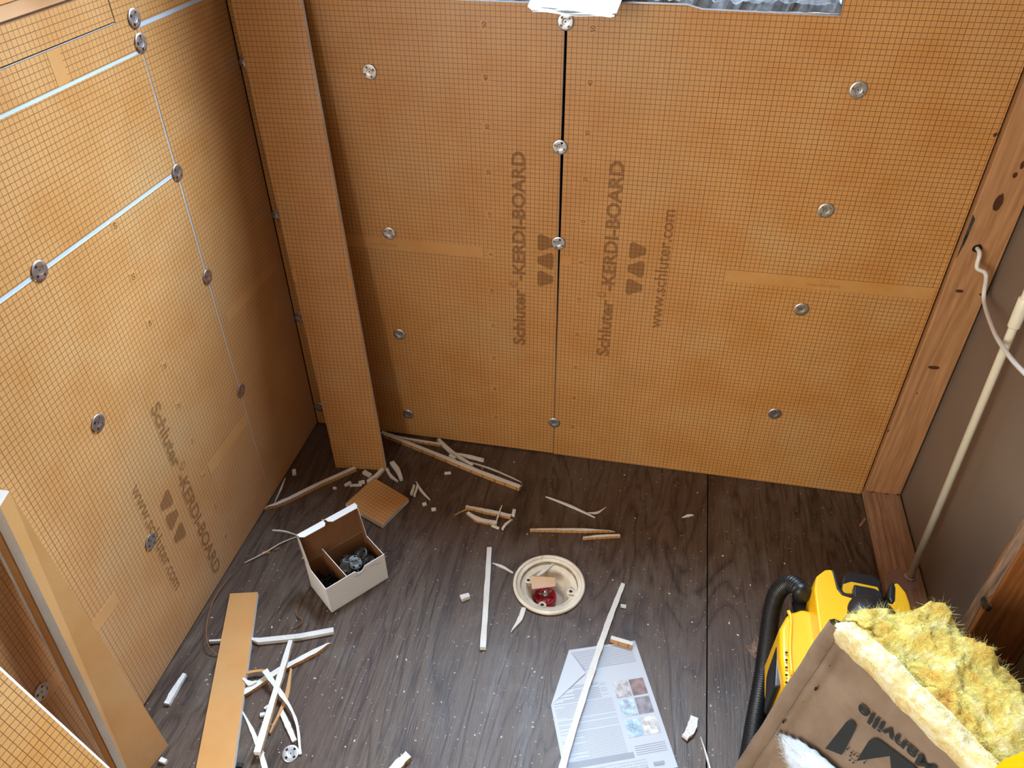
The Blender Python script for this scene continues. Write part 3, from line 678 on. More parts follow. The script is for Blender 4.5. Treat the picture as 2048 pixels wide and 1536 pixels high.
wire('thin kinked tan shaving in front of the white box', [(606, 1194), (592, 1225), (605, 1242), (588, 1258)], 0.0011, 'card_brown')
wire('thin bowed pale shaving left of the white box', [(489, 1126), (530, 1105), (562, 1086), (592, 1074)], 0.0014, 'foam', 0.006)
wire('fine hooked foam thread at the end of longest strip', [(1042, 964), (1044, 972), (1030, 978)], 0.0006, 'foam', 0.002)
# uncountable crumbs and dust
def crumbs():
    vs, fs = [], []
    for _ in range(480):
        u = random.uniform(400, 1720); v = 905 + 640*random.random()**0.85
        p_ = F(u, v)
        if p_.x < 0.02 or p_.x > 1.5 or p_.y > -0.015: continue
        if (p_-DC).length < 0.088 or (1095 < u < 1370 and v > 1275): continue
        r = random.choice((0.0005, 0.0006, 0.0006, 0.0008, 0.0008, 0.0011, 0.0019))
        if 660 < u < 900 and v < 1000: r *= 1.2
        i = len(vs); a = random.random()*6.28; el = random.uniform(1, 2.4)
        dx = Vector((math.cos(a), math.sin(a), 0))*r*el; dy = Vector((-math.sin(a), math.cos(a), 0))*r
        vs += [p_+dx+Vector((0, 0, .0002)), p_+dy+Vector((0, 0, .0002)), p_-dx+Vector((0, 0, .0002)), p_-dy+Vector((0, 0, .0002)), p_+Vector((0, 0, r*1.2))]
        fs += [[i, i+1, i+4], [i+1, i+2, i+4], [i+2, i+3, i+4], [i+3, i, i+4], [i+3, i+2, i+1, i]]
    o = mesh('foam_crumbs', vs, fs, ['foam']); tag(o, 'tiny white foam crumbs scattered over the plywood floor', 'crumbs', kind='stuff')
crumbs()

# ---- shower drain
drain = empty('shower_drain', DC); tag(drain, 'round cream shower drain flange set in the plywood floor', 'drain')
Z0 = Vector((0, 0, 0))
rg = lathe('flange_ring', [(0.0765, -0.015), (0.0765, 0.0008), (0.083, 0.001), (0.0843, 0.0035), (0.0838, 0.0075), (0.0815, 0.0095), (0.0785, 0.0096), (0.0768, 0.0085), (0.0762, 0.0052), (0.0756, 0.0047), (0.0680, 0.0036), (0.0672, 0.0032), (0.0658, -0.0060), (0.0650, -0.0068), (0.0545, -0.0082), (0.0535, -0.0092)], 'ring', drain, Z0, 64)
rg.data.materials.append(M['grime'])
for p in rg.data.polygons:
    if p.index//64 in (8, 11): p.material_index = 1
lathe('bowl', [(0.0535, -0.0092), (0.0520, -0.0130), (0.0480, -0.026), (0.0415, -0.034), (0.0405, -0.036), (0.037, -0.044), (0.035, -0.060), (0.0, -0.060)], 'ring', drain, Z0, 64)
for ang, nm in ((168, ''), (-2, ''), (-98, '')):
    a = math.radians(ang); c0 = Vector((0.052*math.cos(a), 0.052*math.sin(a), -0.0075))
    bs = lathe('bolt_boss', [(0.0, -0.006), (0.0042, -0.006), (0.0042, 0.0012), (0.0088, 0.0012), (0.0098, -0.001), (0.0098, -0.012)], 'ring', drain, c0, 20)
    lathe('bolt_hole', [(0.0, 0.0), (0.0040, 0.0)], 'recess', bs, c0+Vector((0, 0, 0.0003)), 14)
    mesh('rust_stain', [c0+Vector((0.008*math.cos(t)+0.002, 0.0022*math.sin(t)-0.0108, 0.0006)) for t in [k*0.7 for k in range(9)]], [list(range(9))], ['rust'], drain)
pz = -0.040; pc = Vector((-0.008, -0.004, pz))
plug = lathe('test_plug', [(0.0, 0.004), (0.010, 0.004), (0.012, 0.002), (0.021, 0.003), (0.0225, 0.006), (0.0255, 0.006), (0.0265, 0.003), (0.0265, -0.012)], 'red', drain, pc, 40)
for k in range(6):
    a = k*math.pi/3; d_ = Vector((math.cos(a), math.sin(a), 0)); s_ = Vector((-d_.y, d_.x, 0))*0.0013
    p0, p1 = pc+d_*0.010+Vector((0, 0, 0.003)), pc+d_*0.022+Vector((0, 0, 0.003)); h_ = Vector((0, 0, 0.003))
    mesh('plug_rib', [p0-s_, p1-s_, p1+s_, p0+s_, p0-s_+h_, p1-s_+h_, p1+s_+h_, p0+s_+h_], [[4, 5, 6, 7], [0, 1, 5, 4], [1, 2, 6, 5], [2, 3, 7, 6], [3, 0, 4, 7]], ['red'], plug)
tube('plug_bolt', [pc+Vector((0, 0, 0.0)), pc+Vector((0, 0, 0.024))], 0.0032, 'steel', plug, 12)
lathe('wing_nut', [(0.0034, 0.004), (0.0065, 0.004), (0.0055, 0.011), (0.0034, 0.012)], 'steel', plug, pc, 16)
for sg in (1, -1):
    d_ = Vector((math.cos(0.45), math.sin(0.45), 0))*sg; s_ = Vector((-d_.y, d_.x, 0))*0.0014
    pr = [pc+d_*r+Vector((0, 0, z)) for r, z in ((0.005, 0.005), (0.013, 0.010), (0.0155, 0.016), (0.013, 0.0185), (0.009, 0.016), (0.005, 0.011))]
    n = len(pr); mesh('nut_wing', [p_+s_ for p_ in pr]+[p_-s_ for p_ in pr], [list(range(n)), list(range(2*n-1, n-1, -1))]+[[i, n+i, n+(i+1) % n, (i+1) % n] for i in range(n)], ['steel'], plug)
q_ = [F(1064, 1177, -0.003), F(1111, 1171, -0.003), F(1110, 1155, 0.002), F(1096, 1154, 0.002), F(1061, 1152, 0.002)]
tag(prism('orange_offcut', q_, Vector((0, 0, -0.003)), ('plain', 'plain', 'foam')), 'small plain orange scrap lying inside the drain', 'board scrap')
S('white foam sliver lying inside the drain bowl', [(1074, 1154), (1090, 1142), (1107, 1129)], [0.006, 0.007, 0.003], 0.004, z0=-0.006)

# ---- white cardboard box of washers and screws
bA, bB, bC = Vector((0.292, -0.613, 0)), Vector((0.386, -0.495, 0)), Vector((0.214, -0.5555, 0))
ux = (bB-bA).normalized(); uy = Vector((-ux.y, ux.x, 0)); LX, LY, HF, HB = (bB-bA).length, 0.097, 0.086, 0.082
bx = empty('cardboard_box', bA); tag(bx, 'open white cardboard box holding washers and screws', 'box')
def bp(x, y, z): return ux*x + uy*y + Vector((0, 0, z))
def card(name, pts, nrm_in, outer='card_white', inner='card_brown', t=0.0016, parent=bx):
    """pts: outer face ccw seen from outside"""
    return prism(name, pts, nrm_in*t, (outer, inner, outer), parent)
o_ = 0.0008
front = [bp(0, 0, o_), bp(LX, 0, o_), bp(LX, 0, HF), bp(LX*0.655, 0, HF)] + [bp(LX*0.57+math.cos(a)*LX*0.07, 0, HF-math.sin(a)*0.011) for a in [math.pi*k/8 for k in range(1, 8)]] + [bp(LX*0.485, 0, HF), bp(0, 0, HF)]
fr = card('front_panel', front, uy)
card('left_panel', [bp(0, LY, o_), bp(0, 0.0018, o_), bp(0, 0.0018, HF-0.003), bp(0, LY, HB)], ux)
card('right_panel', [bp(LX, 0.0018, o_), bp(LX, LY, o_), bp(LX, LY, HB), bp(LX, 0.0018, HF-0.003)], -ux)
card('back_panel', [bp(LX, LY, o_), bp(0, LY, o_), bp(0, LY, HB), bp(LX, LY, HB)], -uy)
card('base_panel', [bp(0, 0, o_), bp(0, LY, o_), bp(LX, LY, o_), bp(LX, 0, o_)], Vector((0, 0, 1)))
LT = 0.170
lean = 0.010
lid = card('lid', [bp(LX, LY, HB+0.0005), bp(0, LY, HB+0.0005), bp(0, LY+lean, LT), bp(LX, LY+lean, LT)], -uy)
for x0, x1, dp in ((0.002, LX*0.44, 0.022), (LX*0.48, LX-0.002, 0.022)):
    pts = [bp(x0, LY+lean, LT+0.0005), bp(x1, LY+lean, LT+0.0005), bp(x1, LY+lean-dp*0.6, LT+0.004), bp(x1-0.006, LY+lean-dp, LT+0.0055), bp(x0+0.008, LY+lean-dp, LT+0.0055), bp(x0, LY+lean-dp*0.6, LT+0.004)]
    pts.reverse(); prism('tuck_flap', pts, Vector((0, 0, -0.0014)), ('card_white', 'card_white', 'card_white'), lid)
for x, sg in ((0.0, 1), (LX, -1)):
    pts = [bp(x, LY, HB), bp(x, LY-0.024, HB-0.004), bp(x, LY+lean-0.012, LT-0.010), bp(x, LY+lean, LT)]
    if sg < 0: pts.reverse()
    pts = [v + ux*(0.001*sg) for v in pts]
    prism('lid_side', pts, ux*(0.0012*sg), ('card_white', 'card_brown', 'card_white'), lid)
dv = prism('divider', [bp(LX*0.36, 0.003, 0.004), bp(LX*0.30, LY-0.004, 0.004), bp(LX*0.30, LY-0.006, HB+0.022), bp(LX*0.36, 0.003, HF-0.003)], ux*-0.0015, ('card_white', 'card_brown', 'card_white'), bx)
pr = []
for x0, x1, z in ((0.56, 0.66, 0.0705), (0.50, 0.58, 0.066), (0.74, 0.86, 0.0715), (0.83, 0.92, 0.066), (0.46, 0.53, 0.0705)):
    pr.append([bp(LX*x0, -0.0004, z), bp(LX*x1, -0.0004, z), bp(LX*x1, -0.0004, z+0.0017), bp(LX*x0, -0.0004, z+0.0017)])
polyset('printed_lines', pr, 'print', fr)
# washers piled in the right compartment
for i in range(22):
    x = random.uniform(0.055, LX-0.020); y = random.uniform(0.020, LY-0.022); z = 0.030 + 0.0012*i + (0.010 if i > 15 else 0)
    if i in (21, 20, 19, 18): x, y, z = ((LX*0.62, 0.035, 0.066), (LX*0.78, 0.055, 0.064), (LX*0.80, 0.028, 0.062), (LX*0.55, 0.062, 0.060))[21-i]
    nrm = Vector((random.uniform(-.45, .45), random.uniform(-.6, .1), 1)).normalized()
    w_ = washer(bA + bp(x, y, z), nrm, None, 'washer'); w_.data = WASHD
    tag(w_, {21: 'steel washer on top of the box pile behind the front notch', 20: 'steel washer near the far right of the box pile', 19: 'steel washer by the right front corner inside the box', 18: 'steel washer beside the divider at the back of box'}.get(i, 'steel washer buried in the pile inside the white box'), 'washer', 'washers in the white box')
scm = None
for i in range(64):
    x = random.uniform(0.014, LX*0.26); y = random.uniform(0.016, LY-0.018); z = 0.008 + 0.0006*i; a = random.uniform(0, 6.28); tl = random.uniform(-.25, .25)
    if scm is None:
        o = lathe('screw', [(0.0, -0.013), (0.0006, -0.012), (0.0016, -0.008), (0.0016, 0.009), (0.0042, 0.0125), (0.0042, 0.013), (0.0, 0.013)], 'black_screw', None, (0, 0, 0), 8); scm = o.data
    else: o = bpy.data.objects.new('screw', scm); C.objects.link(o)
    o.location = bA + bp(x, y, z); o.rotation_euler = (math.pi/2 + tl, 0, a)
    tag(o, 'black screw lying in the left compartment of the box', 'screw', 'screws in the white box')
tag(washer(F(581, 1507, 0.0030), Vector((0.10, -0.15, 1)).normalized(), None, 'loose_washer'), 'loose steel washer lying on the floor by the foam ribbon', 'washer')

# ---- printed instruction sheet with a folded corner
s0 = F(1138, 1300, 0.0008); s1_ = F(1270, 1281, 0.0008); s4 = F(1102, 1411, 0.0008); dl = Vector((0.362, -0.932, 0)); dp_ = Vector((-0.932, -0.362, 0))
s2_ = s1_ + dl*0.279; s3_ = s2_ + dp_*0.2159
sheet = prism('instruction_sheet', [s4, s3_, s2_, s1_, s0], Vector((0, 0, -0.0004)), ('paper', 'paper', 'paper')); tag(sheet, 'printed white instruction sheet with folded corner on floor', 'paper')
fl = [s0 + Vector((0, 0, 0.0004)), s4 + Vector((0, 0, 0.0004)), F(1171, 1346, 0.004)]
mesh('folded_corner', fl, [[0, 1, 2]], ['paper'], sheet)
zp = Vector((0, 0, 0.0005))
def sp(a, b): return s1_ + dp_*a + dl*b + zp     # a from the right edge, b along the length
lines, faint = [], []
def inpage(a, b):  # skip the folded corner
    p_ = sp(a, b) ; e = s4 - s0; v_ = p_ - s0; return e.x*v_.y - e.y*v_.x > 0.0006
bb = 0.012
for (b0_, b1_, a0, a1, tgt, st) in ((0.006, 0.050, 0.012, 0.20, lines, 0.0042), (0.082, 0.115, 0.105, 0.205, lines, 0.0036), (0.120, 0.235, 0.085, 0.206, faint, 0.0034), (0.085, 0.118, 0.090, 0.103, faint, 0.0036)):
    b = b0_
    while b < b1_:
        aa = a1 - random.choice((0, 0, 0, 0.02, 0.045))
        while aa > a0 + 0.01 and not inpage(aa, b): aa -= 0.004
        if aa > a0 + 0.01: tgt.append([sp(a0, b), sp(a0, b+0.0011), sp(aa, b+0.0011), sp(aa, b)])
        b += st * random.choice((1, 1, 1, 1, 1.9))
polyset('printed_text', lines, 'print', sheet); polyset('printed_text', faint, 'printfaint', sheet)
hx = polyset('header_band', [[sp(0.075, 0.236), sp(0.075, 0.248), sp(0.207, 0.248), sp(0.207, 0.236)]], 'printfaint', sheet)
for i in range(5): polyset('printed_text', [[sp(0.008, 0.226+i*0.0042), sp(0.008, 0.2272+i*0.0042), sp(0.070, 0.2272+i*0.0042), sp(0.070, 0.226+i*0.0042)]], 'print', sheet)
for i, (a, b) in enumerate(((0.044, 0.088), (0.010, 0.088), (0.044, 0.129), (0.010, 0.129), (0.044, 0.172), (0.010, 0.172))):
    polyset('printed_picture', [[sp(a, b), sp(a, b+0.036), sp(a+0.031, b+0.036), sp(a+0.031, b)]], 'ph%d' % (i+1), sheet)
# page heading, upside down for the viewer
lettering('printed_heading', 'Schluter', sp(0.055, 0.268), dp_, dl, 0.03, 0.006, 'print', sheet, 0.01)
for i, t_ in enumerate(('Shower Niche Installation', "Instructions d'installation de la niche", 'Instrucciones de instalacion para nichos de ducha')):
    lettering('printed_heading', t_, sp(0.055, 0.2635-0.0052*i), dp_, dl, (0.06, 0.085, 0.115)[i], 0.0033, 'print', sheet)
polyset('printed_logo', [[sp(0.022, 0.262), sp(0.022, 0.270), sp(0.044, 0.270), sp(0.044, 0.262)]], 'printfaint', sheet)
lettering('printed_logo', 'Schluter', sp(0.025, 0.268), dp_, dl, 0.016, 0.004, 'print', sheet)

# ---- folded papers on the window sill
st = empty('paper_stack', (0.72, 0.03, 1.172)); tag(st, 'bright stack of white papers overhanging the window sill', 'papers')
cL, cR = F(1064, 27, 1.155), F(1222, 39, 1.155)
for k in range(6):
    vs, fs = [], []; nx, ny = 10, 12; sh = Vector((0.002*k*(-1)**k, 0.0022*k, 0))
    for i in range(nx+1):
        for j in range(ny+1):
            e = cL.lerp(cR, i/nx); p_ = e + Vector((-0.004 + 0.008*i/nx, 0, 0))*0 + Vector((0.02*j/ny, 0.235*j/ny, 0))
            p_.x += 0.012*(i/nx)*(j/ny); t = j/ny
            z = 1.1795 + 0.0014*k - 0.022*max(0, 1-t*3.2)**1.6 + (0.0016*math.sin(i*0.9+k) if j < 4 else 0) - (0.004*(k == 5)*(i/nx)*max(0, 1-3*t))
            vs.append(Vector((p_.x, p_.y, z)) + sh)
    for i in range(nx):
        for j in range(ny): a = i*(ny+1)+j; fs.append([a, a+ny+1, a+ny+2, a+1])
    par(mesh('paper_sheet', vs, fs, ['paper_back'], None, smooth=True), st)

# ---- yellow and black cordless vacuum
VO = Vector((1.34, -0.60, 0.0)); vac = empty('shop_vacuum', VO); tag(vac, 'yellow and black cordless shop vacuum with ribbed hose', 'vacuum cleaner')
def loft(name, pts, zt, zb, mat, parent, grow=0.0, bev=0.006, seg=3):
    """pts: top outline in the plan (x, y); walls flare outwards by grow towards zb"""
    cx = sum(p_[0] for p_ in pts)/len(pts); cy = sum(p_[1] for p_ in pts)/len(pts); n = len(pts)
    topz = zt if callable(zt) else (lambda x, y: zt)
    a = sum(pts[i][0]*pts[(i+1) % n][1]-pts[(i+1) % n][0]*pts[i][1] for i in range(n))
    if a < 0: pts = pts[::-1]
    vs = []
    for x, y in pts: vs.append(Vector((x, y, topz(x, y))))
    for x, y in pts:
        d_ = Vector((x-cx, y-cy, 0)); d_ = d_.normalized()*grow if d_.length else d_
        vs.append(Vector((x+d_.x, y+d_.y, zb)))
    fs = [list(range(n)), list(range(2*n-1, n-1, -1))] + [[i, n+i, n+(i+1) % n, (i+1) % n] for i in range(n)]
    o = mesh(name, vs, fs, [mat]); bevel(o, bev, seg, 25); par(o, vac)
    if parent is not vac: o.parent = parent; o.matrix_parent_inverse = Matrix.Translation(-VO)
    return o
def P2(px, z): return [tuple(F(u, v, z)[:2]) for u, v in px]
ZH = 0.272
tank = loft('tank', [(1.235, -0.70), (1.235, -0.60), (1.27, -0.50), (1.34, -0.445), (1.44, -0.445), (1.495, -0.50), (1.495, -0.62), (1.44, -0.68), (1.40, -0.66), (1.30, -0.735)], 0.125, 0.003, 'black', vac, -0.012, 0.012)
head = P2([(1629, 1176), (1633, 1152), (1650, 1139), (1663, 1138), (1670, 1148), (1675, 1176), (1683, 1185), (1706, 1191), (1752, 1200), (1786, 1207), (1784, 1182), (1789, 1166), (1796, 1165), (1812, 1184), (1820, 1206), (1829, 1252)], ZH) + [(1.462, -0.66), (1.40, -0.66), (1.345, -0.705)] + P2([(1640, 1268), (1634, 1222)], ZH)
hd = loft('housing', head, lambda x, y: ZH - 0.10*max(0, (-0.515-y))*0, 0.125, 'yellow', vac, 0.008, 0.007)
lowp = P2([(1592, 1221), (1604, 1216), (1650, 1228)], 0.232) + [(1.335, -0.655), (1.315, -0.70), (1.275, -0.735)] + P2([(1588, 1392), (1570, 1372), (1561, 1310), (1560, 1255), (1577, 1224)], 0.232)
lw = loft('side_housing', lowp, 0.232, 0.090, 'yellow', vac, 0.004, 0.009)
# channel line beside the hose rest
gv = [F(1577, 1222, 0.2335), F(1582, 1240, 0.2335), F(1580, 1300, 0.2335), F(1584, 1350, 0.2335)]
par(tube('housing_ridge', catmull(gv, 6), 0.0035, 'yellow', None, 8), vac)
# black carry recess between the two arms, motor cover and battery
rc = loft('arm_lining', P2([(1664, 1139), (1669, 1139), (1679, 1174), (1690, 1186), (1712, 1193), (1708, 1197), (1684, 1190), (1674, 1178)], ZH+0.001), ZH+0.0015, 0.16, 'black', vac, 0.0, 0.0015, 2)
loft('arm_lining', P2([(1779, 1172), (1782, 1164), (1788, 1164), (1792, 1176), (1791, 1202), (1784, 1207), (1777, 1196)], ZH+0.001), ZH+0.0015, 0.16, 'black', vac, 0.0, 0.003, 2)
bt = loft('battery', P2([(1681, 1172), (1686, 1150), (1698, 1141), (1748, 1149), (1765, 1164), (1764, 1184), (1690, 1178)], 0.232), 0.232, 0.130, 'black', vac, 0.0, 0.006)
for k in range(6):
    u0 = 1697 + 10.5*k; v0 = 1147.5 + 1.7*k
    q0, q1 = F(u0, v0-7, 0.237), F(u0+2, v0+9, 0.237)
    o = tube('battery_rib', [q0, q1], 0.0040, 'black', None, 8); o.parent = bt; o.matrix_parent_inverse = Matrix.Translation(-VO)
loft('battery_collar', P2([(1686, 1167), (1703, 1162), (1756, 1173), (1760, 1182), (1752, 1192), (1685, 1186)], 0.246), 0.246, 0.17, 'yellow', vac, 0.0, 0.003)
loft('battery_dock', P2([(1708, 1168), (1750, 1176), (1764, 1184), (1768, 1204), (1708, 1198)], 0.262), 0.262, 0.18, 'black', vac, 0.0, 0.003)
# domed black motor cover
mc = F(1745, 1236, 0.268); rx = 0.049
vs, fs = [], []; nr, ns = 10, 40
for j in range(nr+1):
    ph = (math.pi/2)*j/nr
    for k in range(ns):
        a = 2*math.pi*k/ns; r = rx*math.cos(ph); vs.append(Vector((mc.x + r*math.cos(a)*0.95, mc.y + r*math.sin(a)*1.05, 0.266 + 0.022*math.sin(ph))))
for j in range(nr):
    for k in range(ns): a, b = j*ns+k, j*ns+(k+1) % ns; fs.append([a, b, b+ns, a+ns])
mcov = par(mesh('motor_cover', vs, fs, ['black'], None, smooth=True), vac)
# latch on the left side
loft('latch', P2([(1552, 1292), (1562, 1286), (1570, 1290), (1569, 1360), (1560, 1376), (1548, 1372)], 0.205), 0.205, 0.11, 'black', vac, 0.0, 0.005)
for k in range(5):
    q0 = F(1573, 1305+15*k, 0.236); o = lathe('housing_slot', [(0.0, 0.0008), (0.0026, 0.0)], 'recess', None, q0, 10, axis=(-0.3, 0, 1)); par(o, vac)
# hose port and ribbed hose
pp = F(1607, 1215, 0.20); pt = F(1607, 1186, 0.235)
ax = Vector((-0.02, 0.045, 0.055)).normalized()
p0 = F(1608, 1216, 0.195)
prt = par(tube('hose_port', [p0 - ax*0.03, p0 + ax*0.012, p0 + ax*0.0121, p0 + ax*0.030], 0.0215, 'black', None, 24, True, lambda i, n: 0.0215 if i < 2 else 0.0185), vac)
hp = [p0 + ax*0.026, F(1603, 1182, 0.245), F(1580, 1166, 0.235), F(1556, 1184, 0.20), F(1543, 1225, 0.16), F(1534, 1290, 0.11), F(1524, 1360, 0.065), F(1510, 1440, 0.032), F(1494, 1540, 0.021), F(1480, 1620, 0.020)]
path = catmull(hp, 10)
dense = []
for a, b in zip(path[:-1], path[1:]):
    n = max(1, int((b-a).length/0.0011))
    for k in range(n): dense.append(a.lerp(b, k/n))
par(tube('hose', dense, 0.017, 'rubber', None, 18, True, lambda i, n: 0.0178 if (i % 4) in (0, 1) else 0.0163), vac)
par(lathe('wheel', [(0.0, -0.006), (0.018, -0.006), (0.020, 0.0), (0.018, 0.006), (0.0, 0.006)], 'black', None, (1.2335, -0.64, 0.0212), 24, axis=(1, 0, 0)), vac)

# ---- kraft faced insulation batt standing beside the vacuum
I0, I1, I2 = F(1668, 1240, 0.45), F(1968, 1540, 0.45), F(1500, 1500, 0.15)
iu = (I1-I0).normalized(); iv = (I2-I0); iv = (iv - iu*iv.dot(iu)*0).normalized(); inn = iu.cross(iv).normalized()
if inn.dot(CAM-I0) < 0: inn = -inn          # towards the viewer
batt = empty('insulation_batt', (1.15, -0.85, 0.0)); tag(batt, 'kraft faced yellow fibreglass insulation batt standing by vacuum', 'insulation')
WI, HI = 0.315, 0.50
def kp(s, t, off=0.0): return I0 + iu*s + iv*t + inn*off
vs, fs = [], []; nx, ny = 60, 70
for i in range(nx+1):
    for j in range(ny+1):
        s_ = WI*i/nx; t = HI*j/ny
        o_ = 0.004*nz((s_, t, 0), 9, 5) + 0.0015*nz((s_, t, 0), 34, 6)
        if s_ < 0.022: o_ += 0.010*(1-s_/0.022)
        if 0.020 < s_ < 0.034: o_ -= 0.003
        edge = 0.012 + 0.010*nz((s_, 0, 3), 14, 2) + 0.05*max(0.0, 1-abs(s_-0.06)/0.25)*0
        vs.append(kp(s_, t + (edge*(1-j/ny) if s_ > 0.012 else 0), o_))
for i in range(nx):
    for j in range(ny): a = i*(ny+1)+j; fs.append([a, a+ny+1, a+ny+2, a+1])
kf = par(mesh('kraft_facing', vs, fs, ['kraft'], None, smooth=True), batt)
# folded stapling flange along the left edge
vs, fs = [], []
prof = [(0.019, 0.0035), (0.013, 0.010), (0.002, 0.0125), (-0.004, 0.008), (-0.003, -0.004), (0.004, -0.010)]
for j in range(31):
    t = HI*j/30
    for a, b in prof: vs.append(kp(a + 0.002*nz((t, a, 0), 20, 1), t, b + 0.002*nz((t, a, 1), 16, 2)))
n = len(prof)
for j in range(30):
    for k in range(n-1): a = j*n+k; fs.append([a, a+1, a+n+1, a+n])
par(mesh('stapling_flange', vs, fs, ['kraft'], None, smooth=True), batt)
# small tears
for i, (u, v, r) in enumerate([(1636, 1376, .0035), (1664, 1330, .0012), (1571, 1442, .003), (1561, 1466, .004), (1611, 1402, .001), (1897, 1496, .002)]):
    d_ = ray(u, v); tt = (I0-CAM).dot(inn)/d_.dot(inn); c0 = CAM + d_*tt + inn*0.0055
    par(mesh('paper_tear', [c0 + iu*(r*math.cos(a)*0.7) + iv*(r*math.sin(a)*1.3) for a in [k*0.785 for k in range(8)]], [list(range(8))], ['recess'], None), batt)
def kpix(u, v, off=0.0058):
    d_ = ray(u, v); tt = (I0-CAM).dot(inn)/d_.dot(inn); return CAM + d_*tt + inn*off
# printing on the paper: seen upside down, running from lower right to upper left
w0, w1 = kpix(1878, 1534), kpix(1724, 1405)
xd = (w1-w0); ln = xd.length; xd.normalize(); yd = inn.cross(xd)
lt = lettering('printed_lettering', 'Manville', w0, xd, yd, ln, 0.0185, 'kraft_ink', None, 0.03); par(lt, batt)
jm = lambda px: par(mesh('printed_emblem', [kpix(u, v) for u, v in px], [list(range(len(px)))], ['kraft_ink'], None), batt)
jm([(1655, 1495), (1689, 1452), (1696, 1443), (1703, 1438), (1711, 1441), (1716, 1450), (1713, 1460), (1688, 1508)])
jm([(1717, 1520), (1741, 1481), (1748, 1475), (1757, 1475), (1764, 1479), (1830, 1528), (1860, 1560), (1800, 1570), (1788, 1545), (1784, 1510), (1755, 1514)])
sp_ = [(1699, 1496), (1707, 1503), (1705, 1509), (1713, 1507), (1719, 1510), (1704, 1518), (1711, 1523), (1733, 1523)]
for u, v in sp_: jm([(u-2, v-1), (u+2, v-2), (u+2.5, v+1.5), (u-1.5, v+2)])
# fibreglass: loft of a lumpy section along the cut end
sec = [(0.004, 0.030), (-0.004, 0.022), (-0.010, 0.012), (-0.012, 0.000), (-0.008, -0.012), (0.002, -0.019), (0.014, -0.018), (0.026, -0.016), (0.038, -0.022), (0.052, -0.032), (0.068, -0.040), (0.085, -0.046), (0.102, -0.050), (0.120, -0.054), (0.138, -0.050), (0.152, -0.038), (0.160, -0.018), (0.162, 0.02), (0.158, 0.08), (0.140, 0.20), (0.130, 0.40)]
secd = []
for (a, b), (c_, d_) in zip(sec[:-1], sec[1:]):
    m_ = 5 if abs(c_-a)+abs(d_-b) < 0.06 else 9
    for k in range(m_): secd.append((a+(c_-a)*k/m_, b+(d_-b)*k/m_))
secd.append(sec[-1]); ns = len(secd); NX = 150
def prof_back(s):      # how far the back of the cut end reaches, seen in the photograph
    k = [(0.0, 0.40), (0.012, 0.46), (0.025, 0.48), (0.038, 0.50), (0.058, 0.92), (0.088, 0.98), (0.115, 0.92), (0.20, 0.90), (0.30, 0.86), (0.42, 0.80)]
    for (a, fa), (b, fb) in zip(k[:-1], k[1:]):
        if s <= b: return fa+(fb-fa)*(s-a)/(b-a)
    return 1.0
vs, fs = [], []
for i in range(NX+1):
    s_ = 0.006 + (WI-0.002)*i/NX; fb = prof_back(s_); endk = min(1.0, i/7.0)
    for (d_, t) in secd:
        dd = d_*fb if d_ > 0.03 else d_*(0.6+0.4*min(1, fb*1.6)); dd = dd*(0.5+0.5*math.sqrt(endk)); rise = 1.0 + 0.36*max(0.0, min(1.0, (s_-0.030)/0.03)) - 0.1*max(0.0, min(1.0, (s_-0.115)/0.08)); tk = t*(0.35+0.65*min(1, fb))*(1 + (rise-1)*max(0.0, min(1.0, (d_-0.03)/0.05))) if t < 0 else t
        p_ = kp(s_, tk + (0.012*(1-endk)), -dd)
        big = nz(p_, 22, 1)*0.011 + nz(p_, 50, 2)*0.006 + nz(p_, 120, 3)*0.0028 + nz(p_, 260, 4)*0.0012
        amp = 1.9 if d_ > 0.02 else 0.7
        if t > 0.06: amp *= 0.4
        dirv = (-iv*0.9 + inn*(0.4 if d_ < 0.02 else -0.25)).normalized()
        vs.append(p_ + dirv*big*amp)
for i in range(NX):
    for j in range(ns-1): a = i*ns+j; fs.append([a, a+ns, a+ns+1, a+1])
fs.append(list(range(ns-1, -1, -1))); fs.append(list(range(NX*ns, NX*ns+ns)))
fg = mesh('fibreglass', vs, fs, ['wool', 'wool_pale'], None, smooth=True)
for k, p_ in enumerate(fg.data.polygons):
    if k < NX*(ns-1) and secd[k % (ns-1)][0] < 0.016 and (k % (ns-1)) < ns//2: p_.material_index = 1
par(fg, batt)
# loose fibres
fvs, ffs = [], []; rnd = random.Random(3)
for _ in range(5200):
    i = rnd.randrange(NX); j = rnd.randrange(10, ns-12)
    if rnd.random() < 0.35: j = rnd.randrange(max(10, ns-58), ns-16)
    p_ = vs[i*ns+j]; t1 = (vs[(i+1)*ns+j]-p_); t2 = (vs[i*ns+j+1]-p_); nn_ = t1.cross(t2)
    if nn_.length == 0: continue
    nn_.normalize()
    if nn_.dot(-iv - inn*0.2) < 0: nn_ = -nn_
    dr_ = (t1.normalized()*rnd.uniform(-1, 1) + t2.normalized()*rnd.uniform(-1, 1) + nn_*rnd.uniform(0.0, 0.7)).normalized(); le = rnd.uniform(0.006, 0.020)
    cu = Vector((rnd.uniform(-1, 1), rnd.uniform(-1, 1), rnd.uniform(-1, 1)))*0.6; wd = dr_.cross(nn_)*0.00022
    k0 = len(fvs); q_ = p_ - nn_*0.001
    for m_ in range(5):
        fvs += [q_ + wd*(1-m_/5), q_ - wd*(1-m_/5)]; dr_ = (dr_ + cu*0.3).normalized(); q_ = q_ + dr_*(le/4)
    for m_ in range(4): ffs.append([k0+m_*2, k0+m_*2+1, k0+m_*2+3, k0+m_*2+2])
fb_ = par(mesh('loose_fibres', fvs, ffs, ['wool_fibre'], None), batt); fb_['kind'] = 'stuff'

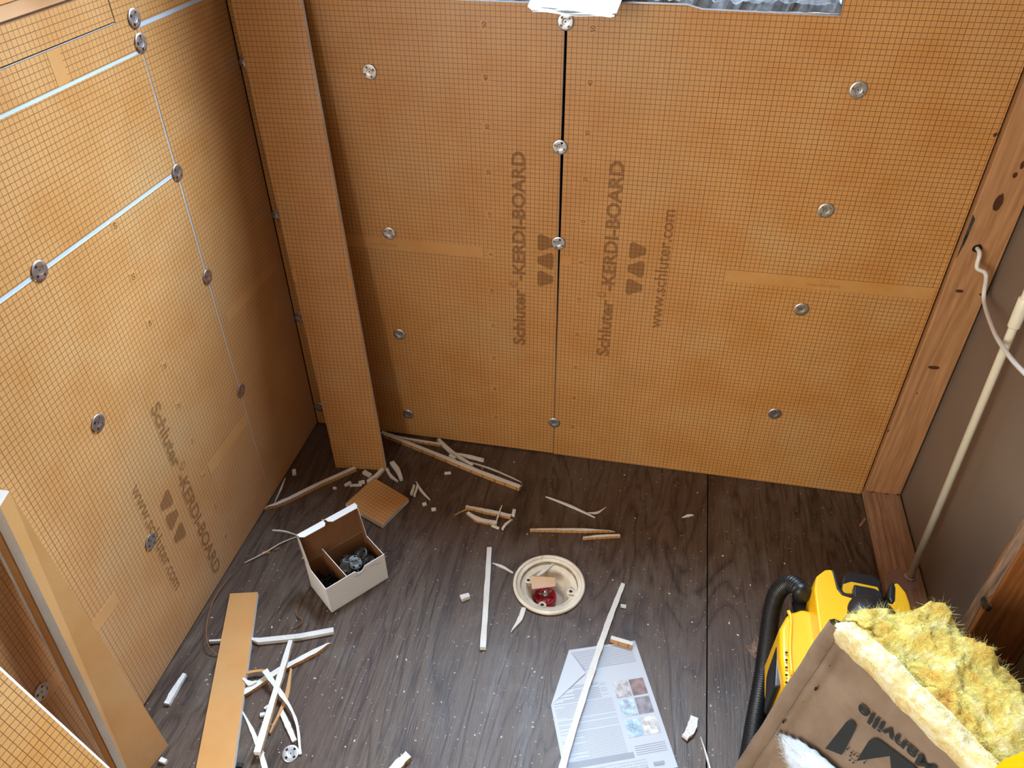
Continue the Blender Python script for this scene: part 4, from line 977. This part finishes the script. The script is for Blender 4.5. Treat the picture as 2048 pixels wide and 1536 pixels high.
# ---- white fibre tuft lying on the paper
vs, fs = [], []; na, nb = 60, 36
c0, c1 = kpix(1572, 1468, 0.0), kpix(1720, 1600, 0.0); axd = (c1-c0); La = axd.length; axd.normalize(); sd = inn.cross(axd)
for i in range(na+1):
    t = i/na; r = 0.004 + 0.052*math.sin(min(1, t*1.25)*math.pi/2)**0.9 if t < 0.8 else 0.056*math.cos((t-0.8)/0.2*math.pi/2)+0.001
    r = min(r, 0.044)
    for k in range(nb):
        a = 2*math.pi*k/nb
        p_ = c0 + axd*(La*t) + sd*(math.cos(a)*r*0.85 - r*0.35) + inn*(0.009 + max(-0.004, math.sin(a))*r*0.62)
        p_ += (sd*math.cos(a) + inn*abs(math.sin(a)))*(0.004*nz(p_, 55, 8) + 0.002*nz(p_, 150, 9)) + axd*0.006*nz((a*3, 0, t), 3, 4)
        vs.append(p_)
for i in range(na):
    for k in range(nb): a, b = i*nb+k, i*nb+(k+1) % nb; fs.append([a, b, b+nb, a+nb])
tuft = empty('fibre_tuft', c0); tag(tuft, 'white fluffy fibre tuft lying on the kraft paper', 'insulation scrap')
par(mesh('fluff', vs, fs, ['tuft'], None, smooth=True), tuft)
fvs, ffs = [], []
for _ in range(700):
    i = rnd.randrange(0, 26); k = rnd.randrange(nb); p_ = vs[i*nb+k]
    if math.sin(2*math.pi*k/nb) < -0.1: continue
    dr_ = (-axd*rnd.uniform(0.2, 1) + sd*rnd.uniform(-.5, .5) + inn*rnd.uniform(-.1, .4)).normalized(); le = rnd.uniform(0.004, 0.014); wd = dr_.cross(inn).normalized()*0.0003
    k0 = len(fvs); fvs += [p_+wd, p_-wd, p_+dr_*le]; ffs.append([k0, k0+1, k0+2])
o = par(mesh('loose_fibres', fvs, ffs, ['tuft'], None), tuft); o['kind'] = 'stuff'
# ---- yellow plastic film at the right edge, lying on the batt
pts = [kpix(2004, 1540, 0.03), kpix(2026, 1515, 0.045), kpix(2052, 1494, 0.055), kpix(2090, 1480, 0.05), kpix(2110, 1560, 0.04), kpix(2040, 1580, 0.03)]
o = prism('yellow_film', pts, -inn*0.0012, ('yellow_bag', 'yellow_bag', 'yellow_bag')); bevel(o, 0.0005)
tag(o, 'bright yellow plastic film at the batt right side', 'plastic film')
